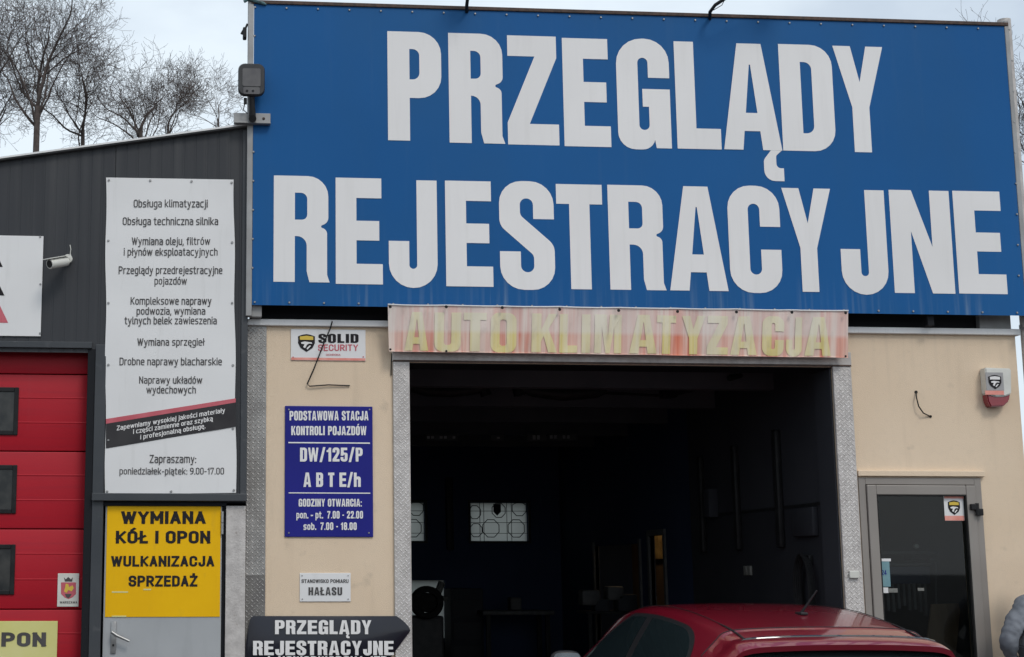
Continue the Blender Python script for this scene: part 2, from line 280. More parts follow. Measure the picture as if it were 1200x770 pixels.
def glyph(ch, W, t=.195):
    h = .17
    acc = {'Ą': 'A', 'Ł': 'L', 'Ó': 'O', 'Ż': 'Z'}.get(ch, ch)
    G = {
    'P': lambda: [[(0,0),(t,0),(t,.39),(W,.39,.2),(W,1,.2),(0,1)], [(t,.56),(W-t,.56,.06),(W-t,.84,.06),(t,.84)]],
    'R': lambda: [[(0,0),(t,0),(t,.43),(W-t-.005,.43,.09),(W-t-.005,.1,.1),(W-t+.02,0),(W+.012,0),(W-.012,.07,.05),(W-.012,.5,.1),(W-.10,.52,.015),(W,.56,.07),(W,1,.19),(0,1)],
                   [(t,.585),(W-t,.585,.05),(W-t,.84,.06),(t,.84)]],
    'Z': lambda: [[(0,0),(W,0),(W,.19),(.43*W,.19),(W*.98,.80),(W*.98,1),(.02*W,1),(.02*W,.81),(.55*W,.81),(0,.2)]],
    'E': lambda: [[(0,0),(W,0),(W,.19),(t+.01,.19),(t+.01,.41),(.93*W,.41),(.93*W,.595),(t+.01,.595),(t+.01,.81),(.98*W,.81),(.98*W,1),(0,1)]],
    'F': lambda: [[(0,0),(t,0),(t,.40),(.9*W,.40),(.9*W,.58),(t,.58),(t,.81),(W,.81),(W,1),(0,1)]],
    'G': lambda: [[(W,.545),(.48*W,.545),(.48*W,.38),(W-t,.38),(W-t,.165,.085),(t,.165,.085),(t,.835,.085),(W-t,.835,.085),(W-t,.65),(W,.65),(W,1.015,.22),(0,1.015,.24),(0,-.015,.24),(.64*W,-.015,.16),(.69*W,.075),(.715*W,0),(W,0)]],
    'L': lambda: [[(0,0),(W,0),(W,.19),(t+.01,.19),(t+.01,1),(0,1)]],
    'A': lambda: [[(0,0),(.33*W,0),(.365*W,.175),(.635*W,.175),(.67*W,0),(W,0),(.71*W,1),(.29*W,1)], [(.40*W,.345),(.60*W,.345),(.51*W,.80),(.49*W,.80)]],
    'D': lambda: [[(0,0),(W,0,.2),(W,1,.2),(0,1)], [(t,.165),(W-t,.165,.07),(W-t,.835,.07),(t,.835)]],
    'Y': lambda: [[(.33*W,0),(.67*W,0),(.67*W,.42),(W,1),(.66*W,1),(.505*W,.66),(.35*W,1),(0,1),(.33*W,.42)]],
    'J': lambda: [[(0,.42),(t,.42),(t,.16,.075),(W-t,.16,.075),(W-t,1),(W,1),(W,-.02,.23),(0,-.02,.23)]],
    'S': lambda: [[(W,.655),(W-t,.655),(W-t,.85,.08),(t,.85,.08),(t,.69,.07),(W,.41,.14),(W,-.015,.22),(0,-.015,.22),(0,.345),(t,.345),(t,.15,.08),(W-t,.15,.08),(W-t,.31,.07),(0,.59,.14),(0,1.015,.22),(W,1.015,.22)]],
    'T': lambda: [[(W/2-t/2-.005,0),(W/2+t/2+.005,0),(W/2+t/2+.005,.81),(W,.81),(W,1),(0,1),(0,.81),(W/2-t/2-.005,.81)]],
    'C': lambda: [[(W,.62),(W-t,.62),(W-t,.84,.09),(t,.84,.09),(t,.16,.09),(W-t,.16,.09),(W-t,.40),(W,.40),(W,-.015,.22),(0,-.015,.22),(0,1.015,.22),(W,1.015,.22)]],
    'N': lambda: [[(0,0),(t,0),(t,.60),(.63*W,0),(W,0),(W,1),(W-t,1),(W-t,.45),(.37*W,1),(0,1)]],
    'O': lambda: [[(0,-.015,.22),(W,-.015,.22),(W,1.015,.22),(0,1.015,.22)], [(t,.16,.07),(W-t,.16,.07),(W-t,.84,.07),(t,.84,.07)]],
    'U': lambda: [[(0,-.015,.22),(W,-.015,.22),(W,1),(W-t,1),(W-t,.16,.07),(t,.16,.07),(t,1),(0,1)]],
    'I': lambda: [[(0,0),(W,0),(W,1),(0,1)]],
    'K': lambda: [[(0,0),(t,0),(t,.27),(.47*W,.42),(.66*W,0),(W*1.02,0),(.66*W,.6),(W,1),(.66*W,1),(t,.58),(t,1),(0,1)]],
    'M': lambda: [[(0,0),(.75*t,0),(.75*t,.68),(.42*W,0),(.58*W,0),(W-.75*t,.68),(W-.75*t,0),(W,0),(W,1),(W-1.25*t,1),(.5*W,.42),(1.25*t,1),(0,1)]],
    'W': lambda: [[(.17*W,0),(.40*W,0),(.5*W,.55),(.60*W,0),(.83*W,0),(W,1),(.80*W,1),(.71*W,.42),(.60*W,1),(.40*W,1),(.29*W,.42),(.20*W,1),(0,1)]],
    'H': lambda: [[(0,0),(t,0),(t,.41),(W-t,.41),(W-t,0),(W,0),(W,1),(W-t,1),(W-t,.59),(t,.59),(t,1),(0,1)]],
    'B': lambda: [[(0,0),(W,0,.18),(W,.5,.12),(W-.05,.53,.03),(W,.56,.1),(W,1,.18),(0,1)], [(t,.17),(W-t,.17,.05),(W-t,.43,.05),(t,.43)], [(t,.61),(W-t,.61,.05),(W-t,.84,.05),(t,.84)]],
    '/': lambda: [[(0,-.04),(.4*W,-.04),(W,1.04),(.6*W,1.04)]],
    '1': lambda: [[(.4*W,0),(.95*W,0),(.95*W,1),(.5*W,1),(.3*W,.85,.05),(0,.8),(0,.68),(.4*W,.68)]],
    '2': lambda: [[(0,0),(W,0),(W,.18),(.55*W,.18),(W,.62,.12),(W,1.01,.2),(0,1.01,.2),(0,.66),(t,.66),(t,.84,.06),(W-t,.84,.06),(W-t,.62,.06),(0,.17)]],
    '5': lambda: [[(0,0,.2),(W,0,.2),(W,.64,.16),(.45*W,.64,.05),(.45*W,.82),(.95*W,.82),(.95*W,1),(.05*W,1),(.02*W,.42),(t,.42),(t+.02,.5,.04),(W-t,.5,.05),(W-t,.16,.06),(t,.16,.06),(t,.32),(0,.32)]],
    '7': lambda: [[(.12*W,0),(.52*W,0),(.6*W,.4),(W,.84),(W,1),(0,1),(0,.81),(.6*W,.81),(.25*W,.42)]],
    '0': lambda: [[(0,-.015,.2),(W,-.015,.2),(W,1.015,.2),(0,1.015,.2)], [(t,.16,.06),(W-t,.16,.06),(W-t,.84,.06),(t,.84,.06)]],
    '8': lambda: [[(0,-.015,.2),(W,-.015,.2),(W,.5,.12),(W-.04,.53,.02),(W,.56,.1),(W,1.015,.2),(0,1.015,.2),(0,.56,.1),(.04,.53,.02),(0,.5,.12)], [(t,.15,.05),(W-t,.15,.05),(W-t,.43,.05),(t,.43,.05)], [(t,.61,.05),(W-t,.61,.05),(W-t,.85,.05),(t,.85,.05)]],
    '-': lambda: [[(0,.36),(W,.36),(W,.52),(0,.52)]],
    '.': lambda: [[(0,0),(W,0),(W,.17),(0,.17)]],
    ':': lambda: [[(0,0),(W,0),(W,.17),(0,.17)], [(0,.5),(W,.5),(W,.67),(0,.67)]],
    'h': lambda: [[(0,0),(t,0),(t,.5,.05),(W-t,.55,.06),(W-t,0),(W,0),(W,.74,.16),(t,.72),(t,1),(0,1)]],
    }
    c = [fillet(q) for q in G[acc]()]
    if ch == 'Ł': c = [[(0,0),(W,0),(W,.19),(t+.01,.19),(t+.01,.50),(.33,.57),(.33,.72),(t+.01,.65),(t+.01,1),(0,1),(0,.545),(-.09,.515),(-.09,.365),(0,.395)]]
    if ch == 'Ó': c.append([(.36*W,1.06),(.6*W,1.06),(.85*W,1.24),(.5*W,1.24)])
    if ch == 'Ż': c.append([(.35*W,1.06),(.65*W,1.06),(.65*W,1.2),(.35*W,1.2)])
    return c
NATW = {'I': .2, 'M': .66, 'W': .72, '.': .15, ':': .15, '-': .25, '1': .34, '/': .42, ' ': .24, 'A': .54, 'Ą': .54, 'Y': .50, 'K': .52, 'J': .44, 'T': .44, 'L': .42, 'Ł': .42, 'F': .42}
def nat(ch): return NATW.get(ch, .49)

def ogonek(W):
    return [fillet([(.80*W,-.001),(.67*W,-.09,.07),(.67*W,-.285,.12),(1.01*W,-.285),(1.01*W,-.165),(.885*W,-.165,.04),(.885*W,-.05,.03),(.985*W,-.001)])]
def curve_mesh(polys):
    """filled 2-D mesh (list of verts, faces) from closed outlines, inner ones cut as holes"""
    cu = bpy.data.curves.new('outline', 'CURVE'); cu.dimensions = '2D'; cu.fill_mode = 'BOTH'
    for q in polys:
        sp = cu.splines.new('POLY'); sp.points.add(len(q)-1); sp.use_cyclic_u = True
        for i, (x, y) in enumerate(q): sp.points[i].co = (x, y, 0, 1)
    ob = bpy.data.objects.new('outline', cu); scene.collection.objects.link(ob)
    dg = bpy.context.evaluated_depsgraph_get(); me = bpy.data.meshes.new_from_object(ob.evaluated_get(dg))
    vs = [v.co.copy() for v in me.vertices]; fs = [tuple(p.vertices) for p in me.polygons]
    bpy.data.objects.remove(ob); bpy.data.curves.remove(cu); bpy.data.meshes.remove(me)
    return vs, fs
_gc = {}
def poster(mb, text, boxes, Y, y_at, mi=0, t=.195):
    """each letter into its own pixel box (x0, x1); y_at(i) -> (cap top, base) in pixels"""
    for i, (ch, (a, b)) in enumerate(zip(text, boxes)):
        top, bot = y_at[i] if isinstance(y_at, list) else y_at
        p0 = P(a, bot, Y); p1 = P(b, bot, Y); pt = P(a, top, Y); p1t = P(b, top, Y)
        xa = (p0.x+pt.x)/2; xb = (p1.x+p1t.x)/2; z0 = (p0.z+p1.z)/2; H = pt.z-p0.z; W = (xb-xa)/H
        one = mb if isinstance(mb, MB) else MB()
        for pol in [glyph(ch, W, min(t, W*.42) if ch != 'I' else t)]+([ogonek(W)] if ch == 'Ą' else []):
            vs, fs = curve_mesh(pol); one.add([(xa+v.x*H, Y, z0+v.y*H) for v in vs], fs, mi)
        if one is not mb: one.build('letter', mb[1], mb[0])
def poster_line(mb, text, x0, x1, top, bot, Y, gap=.075, mi=0, t=.195, tilt=0):
    """a whole line set in the poster alphabet, stretched to run from x0 to x1"""
    tot = sum(nat(c) for c in text)+gap*(len(text)-1)
    a = P(x0, bot, Y); b = P(x1, bot+tilt, Y); H = P(x0, top, Y).z-a.z; sx = (b.x-a.x)/tot; x = 0
    dest = mb; mb = mb if isinstance(mb, MB) else MB()
    for c in text:
        if c != ' ':
            key = (c, t)
            if key not in _gc:
                _gc[key] = curve_mesh(glyph(c, nat(c), t))
                if c == 'Ą':
                    v2, f2 = curve_mesh(ogonek(nat(c))); n0 = len(_gc[key][0]); _gc[key] = (_gc[key][0]+v2, _gc[key][1]+[tuple(i+n0 for i in q) for q in f2])
            vs, fs = _gc[key]
            mb.add([(a.x+(x+v.x)*sx, Y, a.z+(b.z-a.z)*(x+v.x)/tot+v.y*H) for v in vs], fs, mi)
        x += nat(c)+gap
    if mb is not dest: mb.build('text_line', dest[1], dest[0])
def fillet_open(pts, seg=4):
    if len(pts) < 3: return [(p[0], p[1]) for p in pts]
    a, b = pts[0], pts[-1]; out = [(a[0], a[1])]
    for i in range(1, len(pts)-1):
        p = pts[i]
        if len(p) < 3: out.append((p[0], p[1])); continue
        r = p[2]; B = Vector(p[:2]); u = Vector(pts[i-1][:2])-B; v = Vector(pts[i+1][:2])-B; lu, lv = u.length, v.length; u.normalize(); v.normalize()
        ang = math.acos(max(-1, min(1, u.dot(v))))
        if ang > 3.1: out.append((B.x, B.y)); continue
        t = min(r/math.tan(ang/2), lu*(.5 if len(pts[i-1]) > 2 else 1), lv*(.5 if len(pts[i+1]) > 2 else 1)); rr = t*math.tan(ang/2)
        cen = B+(u+v).normalized()*(rr/math.sin(ang/2)); s_ = B+u*t-cen; e = B+v*t-cen; a0 = math.atan2(s_.y, s_.x); d = math.atan2(e.y, e.x)-a0
        while d > math.pi: d -= 2*math.pi
        while d < -math.pi: d += 2*math.pi
        for k in range(seg+1): out.append((cen.x+rr*math.cos(a0+d*k/seg), cen.y+rr*math.sin(a0+d*k/seg)))
    out.append((b[0], b[1])); return out
def sgl(ch):
    """skeleton of a narrow engineering letter: (width, strokes, dots); cap height 1, closed strokes end with 'c'"""
    X = .73; w = .36; r = .17; D = -.27; C = .42
    base = {'ą':'a','ę':'e','ó':'o','ś':'s','ń':'n','ż':'z','ź':'z','ć':'c','Ó':'O','Ż':'Z','Ą':'A','Ś':'S'}.get(ch, ch)
    T = {
    'o': (w, [[(w/2,0),(w,0,r),(w,X,r),(0,X,r),(0,0,r),(w/2,0)]]), 'a': (w, [[(.02,X),(w,X,r),(w,0)], [(w,.42),(0,.42,.14),(0,0,.14),(w,0)]]),
    'b': (w, [[(0,1),(0,0)], [(0,0),(w,0,r),(w,X,r),(0,X)]]), 'd': (w, [[(w,1),(w,0)], [(w,0),(0,0,r),(0,X,r),(w,X)]]), 'p': (w, [[(0,X),(0,D)], [(0,0),(w,0,r),(w,X,r),(0,X)]]),
    'g': (w, [[(w,0),(0,0,r),(0,X,r),(w,X)], [(w,X),(w,D,r),(.03,D)]]), 'e': (w, [[(0,.37),(w,.37),(w,X,r),(0,X,r),(0,0,r),(w-.02,0)]]),
    'c': (w, [[(w-.02,X),(0,X,r),(0,0,r),(w-.02,0)]]), 'f': (.24, [[(.08,0),(.08,1,.12),(.24,1)], [(-.03,X),(.22,X)]]), 't': (.24, [[(.08,.95),(.08,0,.12),(.24,0)], [(-.03,X),(.22,X)]]),
    'h': (w, [[(0,0),(0,1)], [(0,X),(w,X,r),(w,0)]]), 'n': (w, [[(0,0),(0,X)], [(0,X),(w,X,r),(w,0)]]), 'm': (.66, [[(0,0),(0,X)], [(0,X),(.33,X,.14),(.33,0)], [(.33,X),(.66,X,.14),(.66,0)]]),
    'r': (.22, [[(0,0),(0,X)], [(0,X-.03),(.22,X)]]), 'u': (w, [[(0,X),(0,0,r),(w,0)], [(w,X),(w,0)]]), 'i': (0, [[(0,0),(0,X)]], [(0,.98)]), 'j': (.06, [[(.06,X),(.06,D,.1),(-.06,D)]], [(.06,.98)]),
    'l': (.06, [[(0,1),(0,0,.1),(.1,0)]]), 'ł': (.08, [[(.04,1),(.04,0)], [(-.08,.45),(.16,.62)]]), 'k': (w, [[(0,0),(0,1)], [(w,X),(0,.2)], [(.13,.34),(w,0)]]),
    's': (w*.92, [[(w*.88,X),(0,X,.14),(0,.37,.14),(w*.92,.35,.14),(w*.92,0,.14),(0.01,0)]]), 'w': (.62, [[(0,X),(.15,0),(.31,X-.02),(.47,0),(.62,X)]]),
    'y': (w, [[(0,X),(w/2+.02,0)], [(w,X),(.12,D),(-.02,D)]]), 'z': (w*.9, [[(0,X),(w*.9,X),(0,0),(w*.9,0)]]),
    'A': (C, [[(0,0),(C/2,1),(C,0)], [(.09,.28),(C-.09,.28)]]), 'B': (C, [[(0,0),(0,1)], [(0,1),(C-.02,1,.2),(C-.02,.53,.2),(0,.53)], [(0,.53),(C,.53,.2),(C,0,.2),(0,0)]]),
    'C': (C, [[(C,.72),(C,1,.2),(0,1,.2),(0,0,.2),(C,0,.2),(C,.28)]]), 'D': (C, [[(0,0),(0,1)], [(0,1),(C,1,.22),(C,0,.22),(0,0)]]), 'E': (C*.86, [[(C*.86,1),(0,1),(0,0),(C*.86,0)], [(0,.52),(C*.75,.52)]]),
    'G': (C, [[(C,.75),(C,1,.2),(0,1,.2),(0,0,.2),(C,0,.2),(C,.48),(C*.5,.48)]]), 'H': (C, [[(0,0),(0,1)], [(C,0),(C,1)], [(0,.52),(C,.52)]]), 'I': (0, [[(0,0),(0,1)]]), 'J': (C*.8, [[(C*.8,1),(C*.8,0,.18),(0,0,.18),(0,.25)]]),
    'K': (C, [[(0,0),(0,1)], [(C,1),(0,.36)], [(.13,.53),(C,0)]]), 'L': (C*.82, [[(0,1),(0,0),(C*.82,0)]]), 'Ł': (C*.85, [[(.04,1),(.04,0),(C*.85,0)], [(-.10,.36),(.24,.62)]]),
    'M': (C*1.3, [[(0,0),(0,1),(C*.65,.3),(C*1.3,1),(C*1.3,0)]]), 'N': (C, [[(0,0),(0,1),(C,0),(C,1)]]), 'O': (C, [[(C/2,0),(C,0,.21),(C,1,.21),(0,1,.21),(0,0,.21),(C/2,0)]]),
    'P': (C, [[(0,0),(0,1)], [(0,1),(C,1,.22),(C,.45,.22),(0,.45)]]), 'R': (C, [[(0,0),(0,1)], [(0,1),(C,1,.22),(C,.47,.22),(0,.47)], [(C*.5,.46),(C,0)]]),
    'S': (C, [[(C,.78),(C,1,.18),(0,1,.18),(0,.53,.18),(C,.49,.18),(C,0,.18),(0,0,.18),(0,.22)]]), 'T': (C, [[(C/2,0),(C/2,1)], [(0,1),(C,1)]]), 'U': (C, [[(0,1),(0,0,.2),(C,0,.2),(C,1)]]),
    'W': (C*1.6, [[(0,1),(C*.4,0),(C*.8,.95),(C*1.2,0),(C*1.6,1)]]), 'Y': (C, [[(0,1),(C/2,.45),(C,1)], [(C/2,.47),(C/2,0)]]), 'Z': (C, [[(0,1),(C,1),(0,0),(C,0)]]),
    '0': (.38, [[(.19,0),(.38,0,.18),(.38,1,.18),(0,1,.18),(0,0,.18),(.19,0)]]), '1': (.2, [[(0,.74),(.18,1),(.18,0)]]), '7': (.38, [[(0,.82),(0,1),(.38,1),(.12,0)]]),
    '9': (.38, [[(.04,0),(.38,.1,.3),(.38,1,.18),(0,1,.18),(0,.45,.18),(.38,.45)]]), '2': (.38, [[(0,.78),(0,1,.18),(.38,1,.18),(.38,.6,.1),(0,0),(.38,0)]]), '4': (.4, [[(.3,0),(.3,1),(0,.25),(.42,.25)]]),
    '.': (0, [], [(0,0)]), ',': (0, [[(0,.03),(-.04,-.15)]]), ':': (0, [], [(0,0),(0,.55)]), '-': (.2, [[(0,.4),(.2,.4)]]), ' ': (.06, []),
    }[base]
    wd, st = T[0], list(T[1]); dots = list(T[2]) if len(T) > 2 else []
    up = 1 if base.isupper() else X
    if ch in 'óśńźćÓŚ': st.append([(wd*.42,up+.18),(wd*.72,up+.34)])
    if ch in 'żŻ': dots.append((wd/2, up+.27))
    if ch in 'ąęĄ': st.append([(wd-.02,-.02),(wd-.10,-.16),(wd+.05,-.25)])
    return wd, st, dots
_sg = {}
def stroke_glyph(ch, th):
    """ribbons of width th round the skeleton; returns list of (verts, faces), and advance width"""
    if (ch, th) in _sg: return _sg[(ch, th)]
    wd, st, dots = sgl(ch); parts = []
    def m_(p): return Vector((th/2+p[0], th/2+p[1]*(1-th) if p[1] >= 0 else th/2+p[1]))
    runs = []
    for pl in st:
        q = [m_(p) for p in fillet_open(pl)]; q2 = [q[0]]
        for p in q[1:]:
            if (p-q2[-1]).length > 1e-4: q2.append(p)
        closed = (q2[0]-q2[-1]).length < 1e-3
        if closed: runs.append((q2[:-1], True)); continue
        cur = [q2[0]]
        for i in range(1, len(q2)):
            cur.append(q2[i])
            if i < len(q2)-1 and (q2[i]-q2[i-1]).normalized().dot((q2[i+1]-q2[i]).normalized()) < .55: runs.append((cur, False)); cur = [q2[i]]
        runs.append((cur, False))
    for q2, closed in runs:
        n = len(q2); vs = []; lo = min(p.y for p in q2)-th/2; hi = max(p.y for p in q2)+th/2
        for i, p in enumerate(q2):
            a = q2[(i-1) % n] if (closed or i) else None; b = q2[(i+1) % n] if (closed or i < n-1) else None
            d1 = (p-a).normalized() if a is not None else None; d2 = (b-p).normalized() if b is not None else None
            if d1 is None: nn_ = Vector((-d2.y, d2.x)); k = 1
            elif d2 is None: nn_ = Vector((-d1.y, d1.x)); k = 1
            else:
                nn_ = Vector((-(d1.y+d2.y), d1.x+d2.x)).normalized(); k = min(1.5, 1/max(.3, abs(nn_.dot(Vector((-d1.y, d1.x))))))
            vs += [p+nn_*th/2*k, p-nn_*th/2*k]
        if not closed:            # square ends reach to the full cap line
            for i0, i1 in ((0, 1), (n-1, n-2)):
                d = (q2[i0]-q2[i1]).normalized()*th/2; vs[2*i0] = vs[2*i0]+d; vs[2*i0+1] = vs[2*i0+1]+d
        vs = [Vector((v.x, min(hi, max(lo, v.y)))) for v in vs]
        m = n if closed else n-1
        parts.append((vs, [(2*i+1, 2*((i+1)%n)+1, 2*((i+1)%n), 2*i) for i in range(m)]))
    for d in dots:
        c = m_(d); h = th*.55; parts.append(([c+Vector((-h,-h)), c+Vector((h,-h)), c+Vector((h,h)), c+Vector((-h,h))], [(0,1,2,3)]))
    _sg[(ch, th)] = (parts, wd+th); return _sg[(ch, th)]
def font_line(mb, text, x0, x1, top, bot, Y, bold=.13, mi=0, x1y=None, gap=.10):
    """a line of the engineering alphabet fitted to run from pixel (x0, bot) to x1"""
    gl = [stroke_glyph(c, bold) for c in text]; tot = sum(g[1] for g in gl)+gap*(len(text)-1)
    a = P(x0, bot, Y); b = P(x1, bot if x1y is None else x1y, Y); H = (P(x0, top, Y)-a).z; x = 0
    one = mb if isinstance(mb, MB) else MB()
    for (parts, wd) in gl:
        for k, (vs, fs) in enumerate(parts):
            one.add([(a.x+(b.x-a.x)*(x+v.x)/tot, Y-.00025*(k%4), a.z+(b.z-a.z)*(x+v.x)/tot+v.y*H) for v in vs], fs, mi)
        x += wd+gap
    if one is not mb: one.build('text_line', mb[1], mb[0])

def plate(name, x0, x1, y0, y1, Y, m, parent, th=.006, b=.002):
    """flat rectangular sign plate, front face at depth Y"""
    a = P(x0, (y0+y1)/2, Y); c = P(x1, (y0+y1)/2, Y); t = P((x0+x1)/2, y0, Y); u = P((x0+x1)/2, y1, Y)
    return MB().bbox(a.x, c.x, Y, Y+th, u.z, t.z, b).build(name, m, parent)
def prect(mb, x0, x1, y0, y1, Ya, Yb, mi=0, b=0):
    a = P(x0, (y0+y1)/2, Ya); c = P(x1, (y0+y1)/2, Ya); t = P((x0+x1)/2, y0, Ya); u = P((x0+x1)/2, y1, Ya)
    if b: return mb.bbox(a.x, c.x, Ya, Yb, u.z, t.z, b, mi)
    return mb.box(a.x, c.x, Ya, Yb, u.z, t.z, mi)
def screws(parent, pts, Y, r=.008, m=None, name='screw'):
    me = None
    for (x, y) in pts:
        p = P(x, y, Y)
        if me is None:
            mb = MB(); n = 8
            vs = [(r*math.cos(2*math.pi*i/n), 0, r*math.sin(2*math.pi*i/n)) for i in range(n)]+[(r*.7*math.cos(2*math.pi*i/n), -.005, r*.7*math.sin(2*math.pi*i/n)) for i in range(n)]
            mb.add(vs, [(i, (i+1)%n, n+(i+1)%n, n+i) for i in range(n)]+[tuple(range(n, 2*n))])
            me = bpy.data.meshes.new(name); me.from_pydata(mb.v, [], mb.f); me.materials.append(m or M['steel'])
        o = bpy.data.objects.new(name, me); scene.collection.objects.link(o); o.parent = parent
        o.location = p-BASE[parent.name]; BASE[o.name] = BASE[parent.name]
def shield(parent, x0, x1, y0, y1, Y, band=True):
    """security firm's badge: dark shield with a gold band and a light gauntlet-like swoosh"""
    a = P(x0, y0, Y); b = P(x1, y1, Y); w_ = b.x-a.x; h = a.z-b.z; cx = (a.x+b.x)/2
    def sh(k, dy):
        pts = [(-.5,.36),(-.5,-.02),(-.36,-.28),(0,-.5),(.36,-.28),(.5,-.02),(.5,.36),(.25,.44),(0,.48),(-.25,.44)]
        return [(cx+px*w_*k, (a.z+b.z)/2+pz*h*k+dy) for px, pz in pts]
    mb = MB(); mb.prism(sh(1,0), Y-.002, Y); s = mb.build('badge', M['print_black'], parent)
    mb = MB()
    q = lambda px, pz: (cx+px*w_, Y-.0035, (a.z+b.z)/2+pz*h)
    mb.add([q(-.4,.16),q(.4,.16),q(.4,.34),(cx,Y-.0035,(a.z+b.z)/2+.39*h),q(-.4,.34)], [(0,1,2,3,4)], 0)
    mb.add([q(-.33,.02),q(-.1,.07),q(.3,.02),q(.34,-.05),q(.14,-.04),q(.02,-.12),q(-.08,-.3),q(-.2,-.24),q(-.12,-.08),q(-.3,-.06)], [tuple(range(10))], 1)
    mb.add([q(.0,-.3),q(.2,-.14),q(.26,-.18),(cx+.05*w_,Y-.0035,(a.z+b.z)/2-.38*h)], [(0,3,2,1)], 1)
    mb.build('badge_emblem', [M['gold'] if band else M['white_print'], M['white_print']], parent)

# ================================================================== SETTING
g = MB(); nseg = 40
for i in range(nseg):
    a0, a1 = 2*math.pi*i/nseg, 2*math.pi*(i+1)/nseg
    g.add([(0,0,0),(900*math.cos(a0),900*math.sin(a0),0),(900*math.cos(a1),900*math.sin(a1),0)], [(0,1,2)])
tag(g.build('ground', M['asphalt']), kind='structure')

# ================================================================== GARAGE BUILDING (beige, with the gateway)
XL = P(289, 500).x; XR = 6.11; DEPTH = 8.6
OX0, OX1, OZ = P(480, 560).x, P(982, 560).x, P(700, 427.5).z
DX0, DX1, DZ = P(1007.2, 600).x, P(1151, 600).x, P(1080, 560).z
ZLED = P(700, 383).z
gb = empty('garage_building', (3.2, 0, 0), 'beige plastered garage with a wide dark gateway and a grey framed glass door', 'building')
f = MB()                                      # front wall 0.30 thick, pierced by gateway and door
for x0, x1, z0, z1 in ((XL, OX0, 0, ZLED), (OX0, OX1, OZ, ZLED), (OX1, DX0, 0, ZLED), (DX0, DX1, DZ, ZLED), (DX1, XR, 0, ZLED)):
    f.box(x0, x1, 0, .3, z0, z1)
f.build('front_wall', M['plaster'], gb)
# back wall around two window openings
BW = DEPTH
wz0, wz1 = P(585, 634, BW).z, P(585, 589, BW).z
w2a, w2b = P(551.5, 611, BW).x, P(619, 611, BW).x; w1a, w1b = P(430, 611, BW).x, P(498, 611, BW).x
dz0, dz1 = P(500, 748, BW).z, P(500, 680, BW).z; da, db = P(455, 700, BW).x, P(522, 700, BW).x
MB().box(XR-.25, XR, .302, DEPTH, 0, ZLED).build('side_wall', M['navy_wall'], gb); MB().box(XL, XL+.2, .302, DEPTH, 0, ZLED).build('side_wall', M['navy_wall'], gb)
s = MB(); B1 = BW+.2
for x0, x1, z0, z1 in ((XL, w1a, wz0, wz1), (w1b, w2a, wz0, wz1), (w2b, XR, wz0, wz1), (XL, XR, wz1, ZLED), (XL, XR, dz1, wz0), (XL, da, dz0, dz1), (db, XR, dz0, dz1), (XL, XR, 0, dz0)):
    s.box(x0, x1, BW, B1, z0, z1)
s.build('rear_wall', M['navy_wall'], gb)
MB().box(XL+.2, XR-.25, .302, BW, ZLED-.12, ZLED).build('ceiling', M['dark_ceiling'], gb)
MB().box(XL, XR, -.0, BW+.2, .004, .012).build('floor', M['floor'], gb)
MB().box(XL, XR, .32, BW+.2, ZLED+.001, ZLED+.06).build('roof', M['roof'], gb)
for k, yy in enumerate((1.2, 2.6, 4.0, 5.4, 6.8)):     # ceiling beams
    MB().box(XL+.2, XR-.25, yy, yy+.12, ZLED-.30, ZLED-.121).build('ceiling_beam', M['dark_ceiling'], gb)
# inner right wall: grey upper paint, darker dado
IX = OX1+.03
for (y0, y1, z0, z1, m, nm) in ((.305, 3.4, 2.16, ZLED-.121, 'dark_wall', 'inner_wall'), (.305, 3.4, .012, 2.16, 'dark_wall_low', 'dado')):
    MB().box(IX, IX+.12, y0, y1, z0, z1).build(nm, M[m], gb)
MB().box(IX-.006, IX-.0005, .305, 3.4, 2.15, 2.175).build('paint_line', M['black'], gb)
# continuation of the inner wall with a doorway to a lit store and an office opening
sa, sb = 4.25, 4.72; oa, ob_ = 5.1, 6.9
iw = MB()
for (y0, y1, z0, z1) in ((3.4, sa, .012, ZLED-.121), (sb, oa, .012, ZLED-.121), (ob_, BW, .012, ZLED-.121), (sa, sb, 2.02, ZLED-.121), (oa, ob_, 1.95, ZLED-.121)):
    iw.box(IX+.004, IX+.04, y0, y1, z0, z1)
iw.build('partition_wall', M['navy_wall'], gb)
fr = MB()
for y0, y1, z0, z1 in ((sa-.06, sa, .012, 2.08), (sb, sb+.06, .012, 2.08), (sa, sb, 2.02, 2.08)): fr.box(IX-.02, IX+.05, y0, y1, z0, z1)
fr.build('inner_door_frame', M['dim_grey'], gb); fr = MB()
for y0, y1, z0, z1 in ((oa-.05, oa, .012, 2.0), (ob_, ob_+.06, .012, 2.0)): MB().box(IX-.02, IX+.05, y0, y1, z0, z1).build('inner_door_post', M['dim_grey'], gb)
# store room behind the partition
MB().box(IX+.95, IX+1.0, 3.6, BW, .012, ZLED-.121).build('store_wall', M['brown_board'], gb)
# ledge flashing (left and right of the banner it runs on behind it)
lz0, lz1 = P(400, 384).z, P(400, 376.5).z; bz1_ = lz1
MB().bbox(XL-.01, XR+.03, -.035, .33, lz0+.004, lz1+.004, .006).build('flashing', M['white_metal'], gb)
# parapet set back below the board
MB().box(XL+.02, XR-.005, .12, .20, lz1+.006, 5.3).build('parapet', M['void'], gb)
MB().bbox(P(1150,375,.0).x, P(1187,375,.0).x, .03, .08, lz1+.006, bz1_+.12).build('parapet_panel', M['grey_post'], gb)
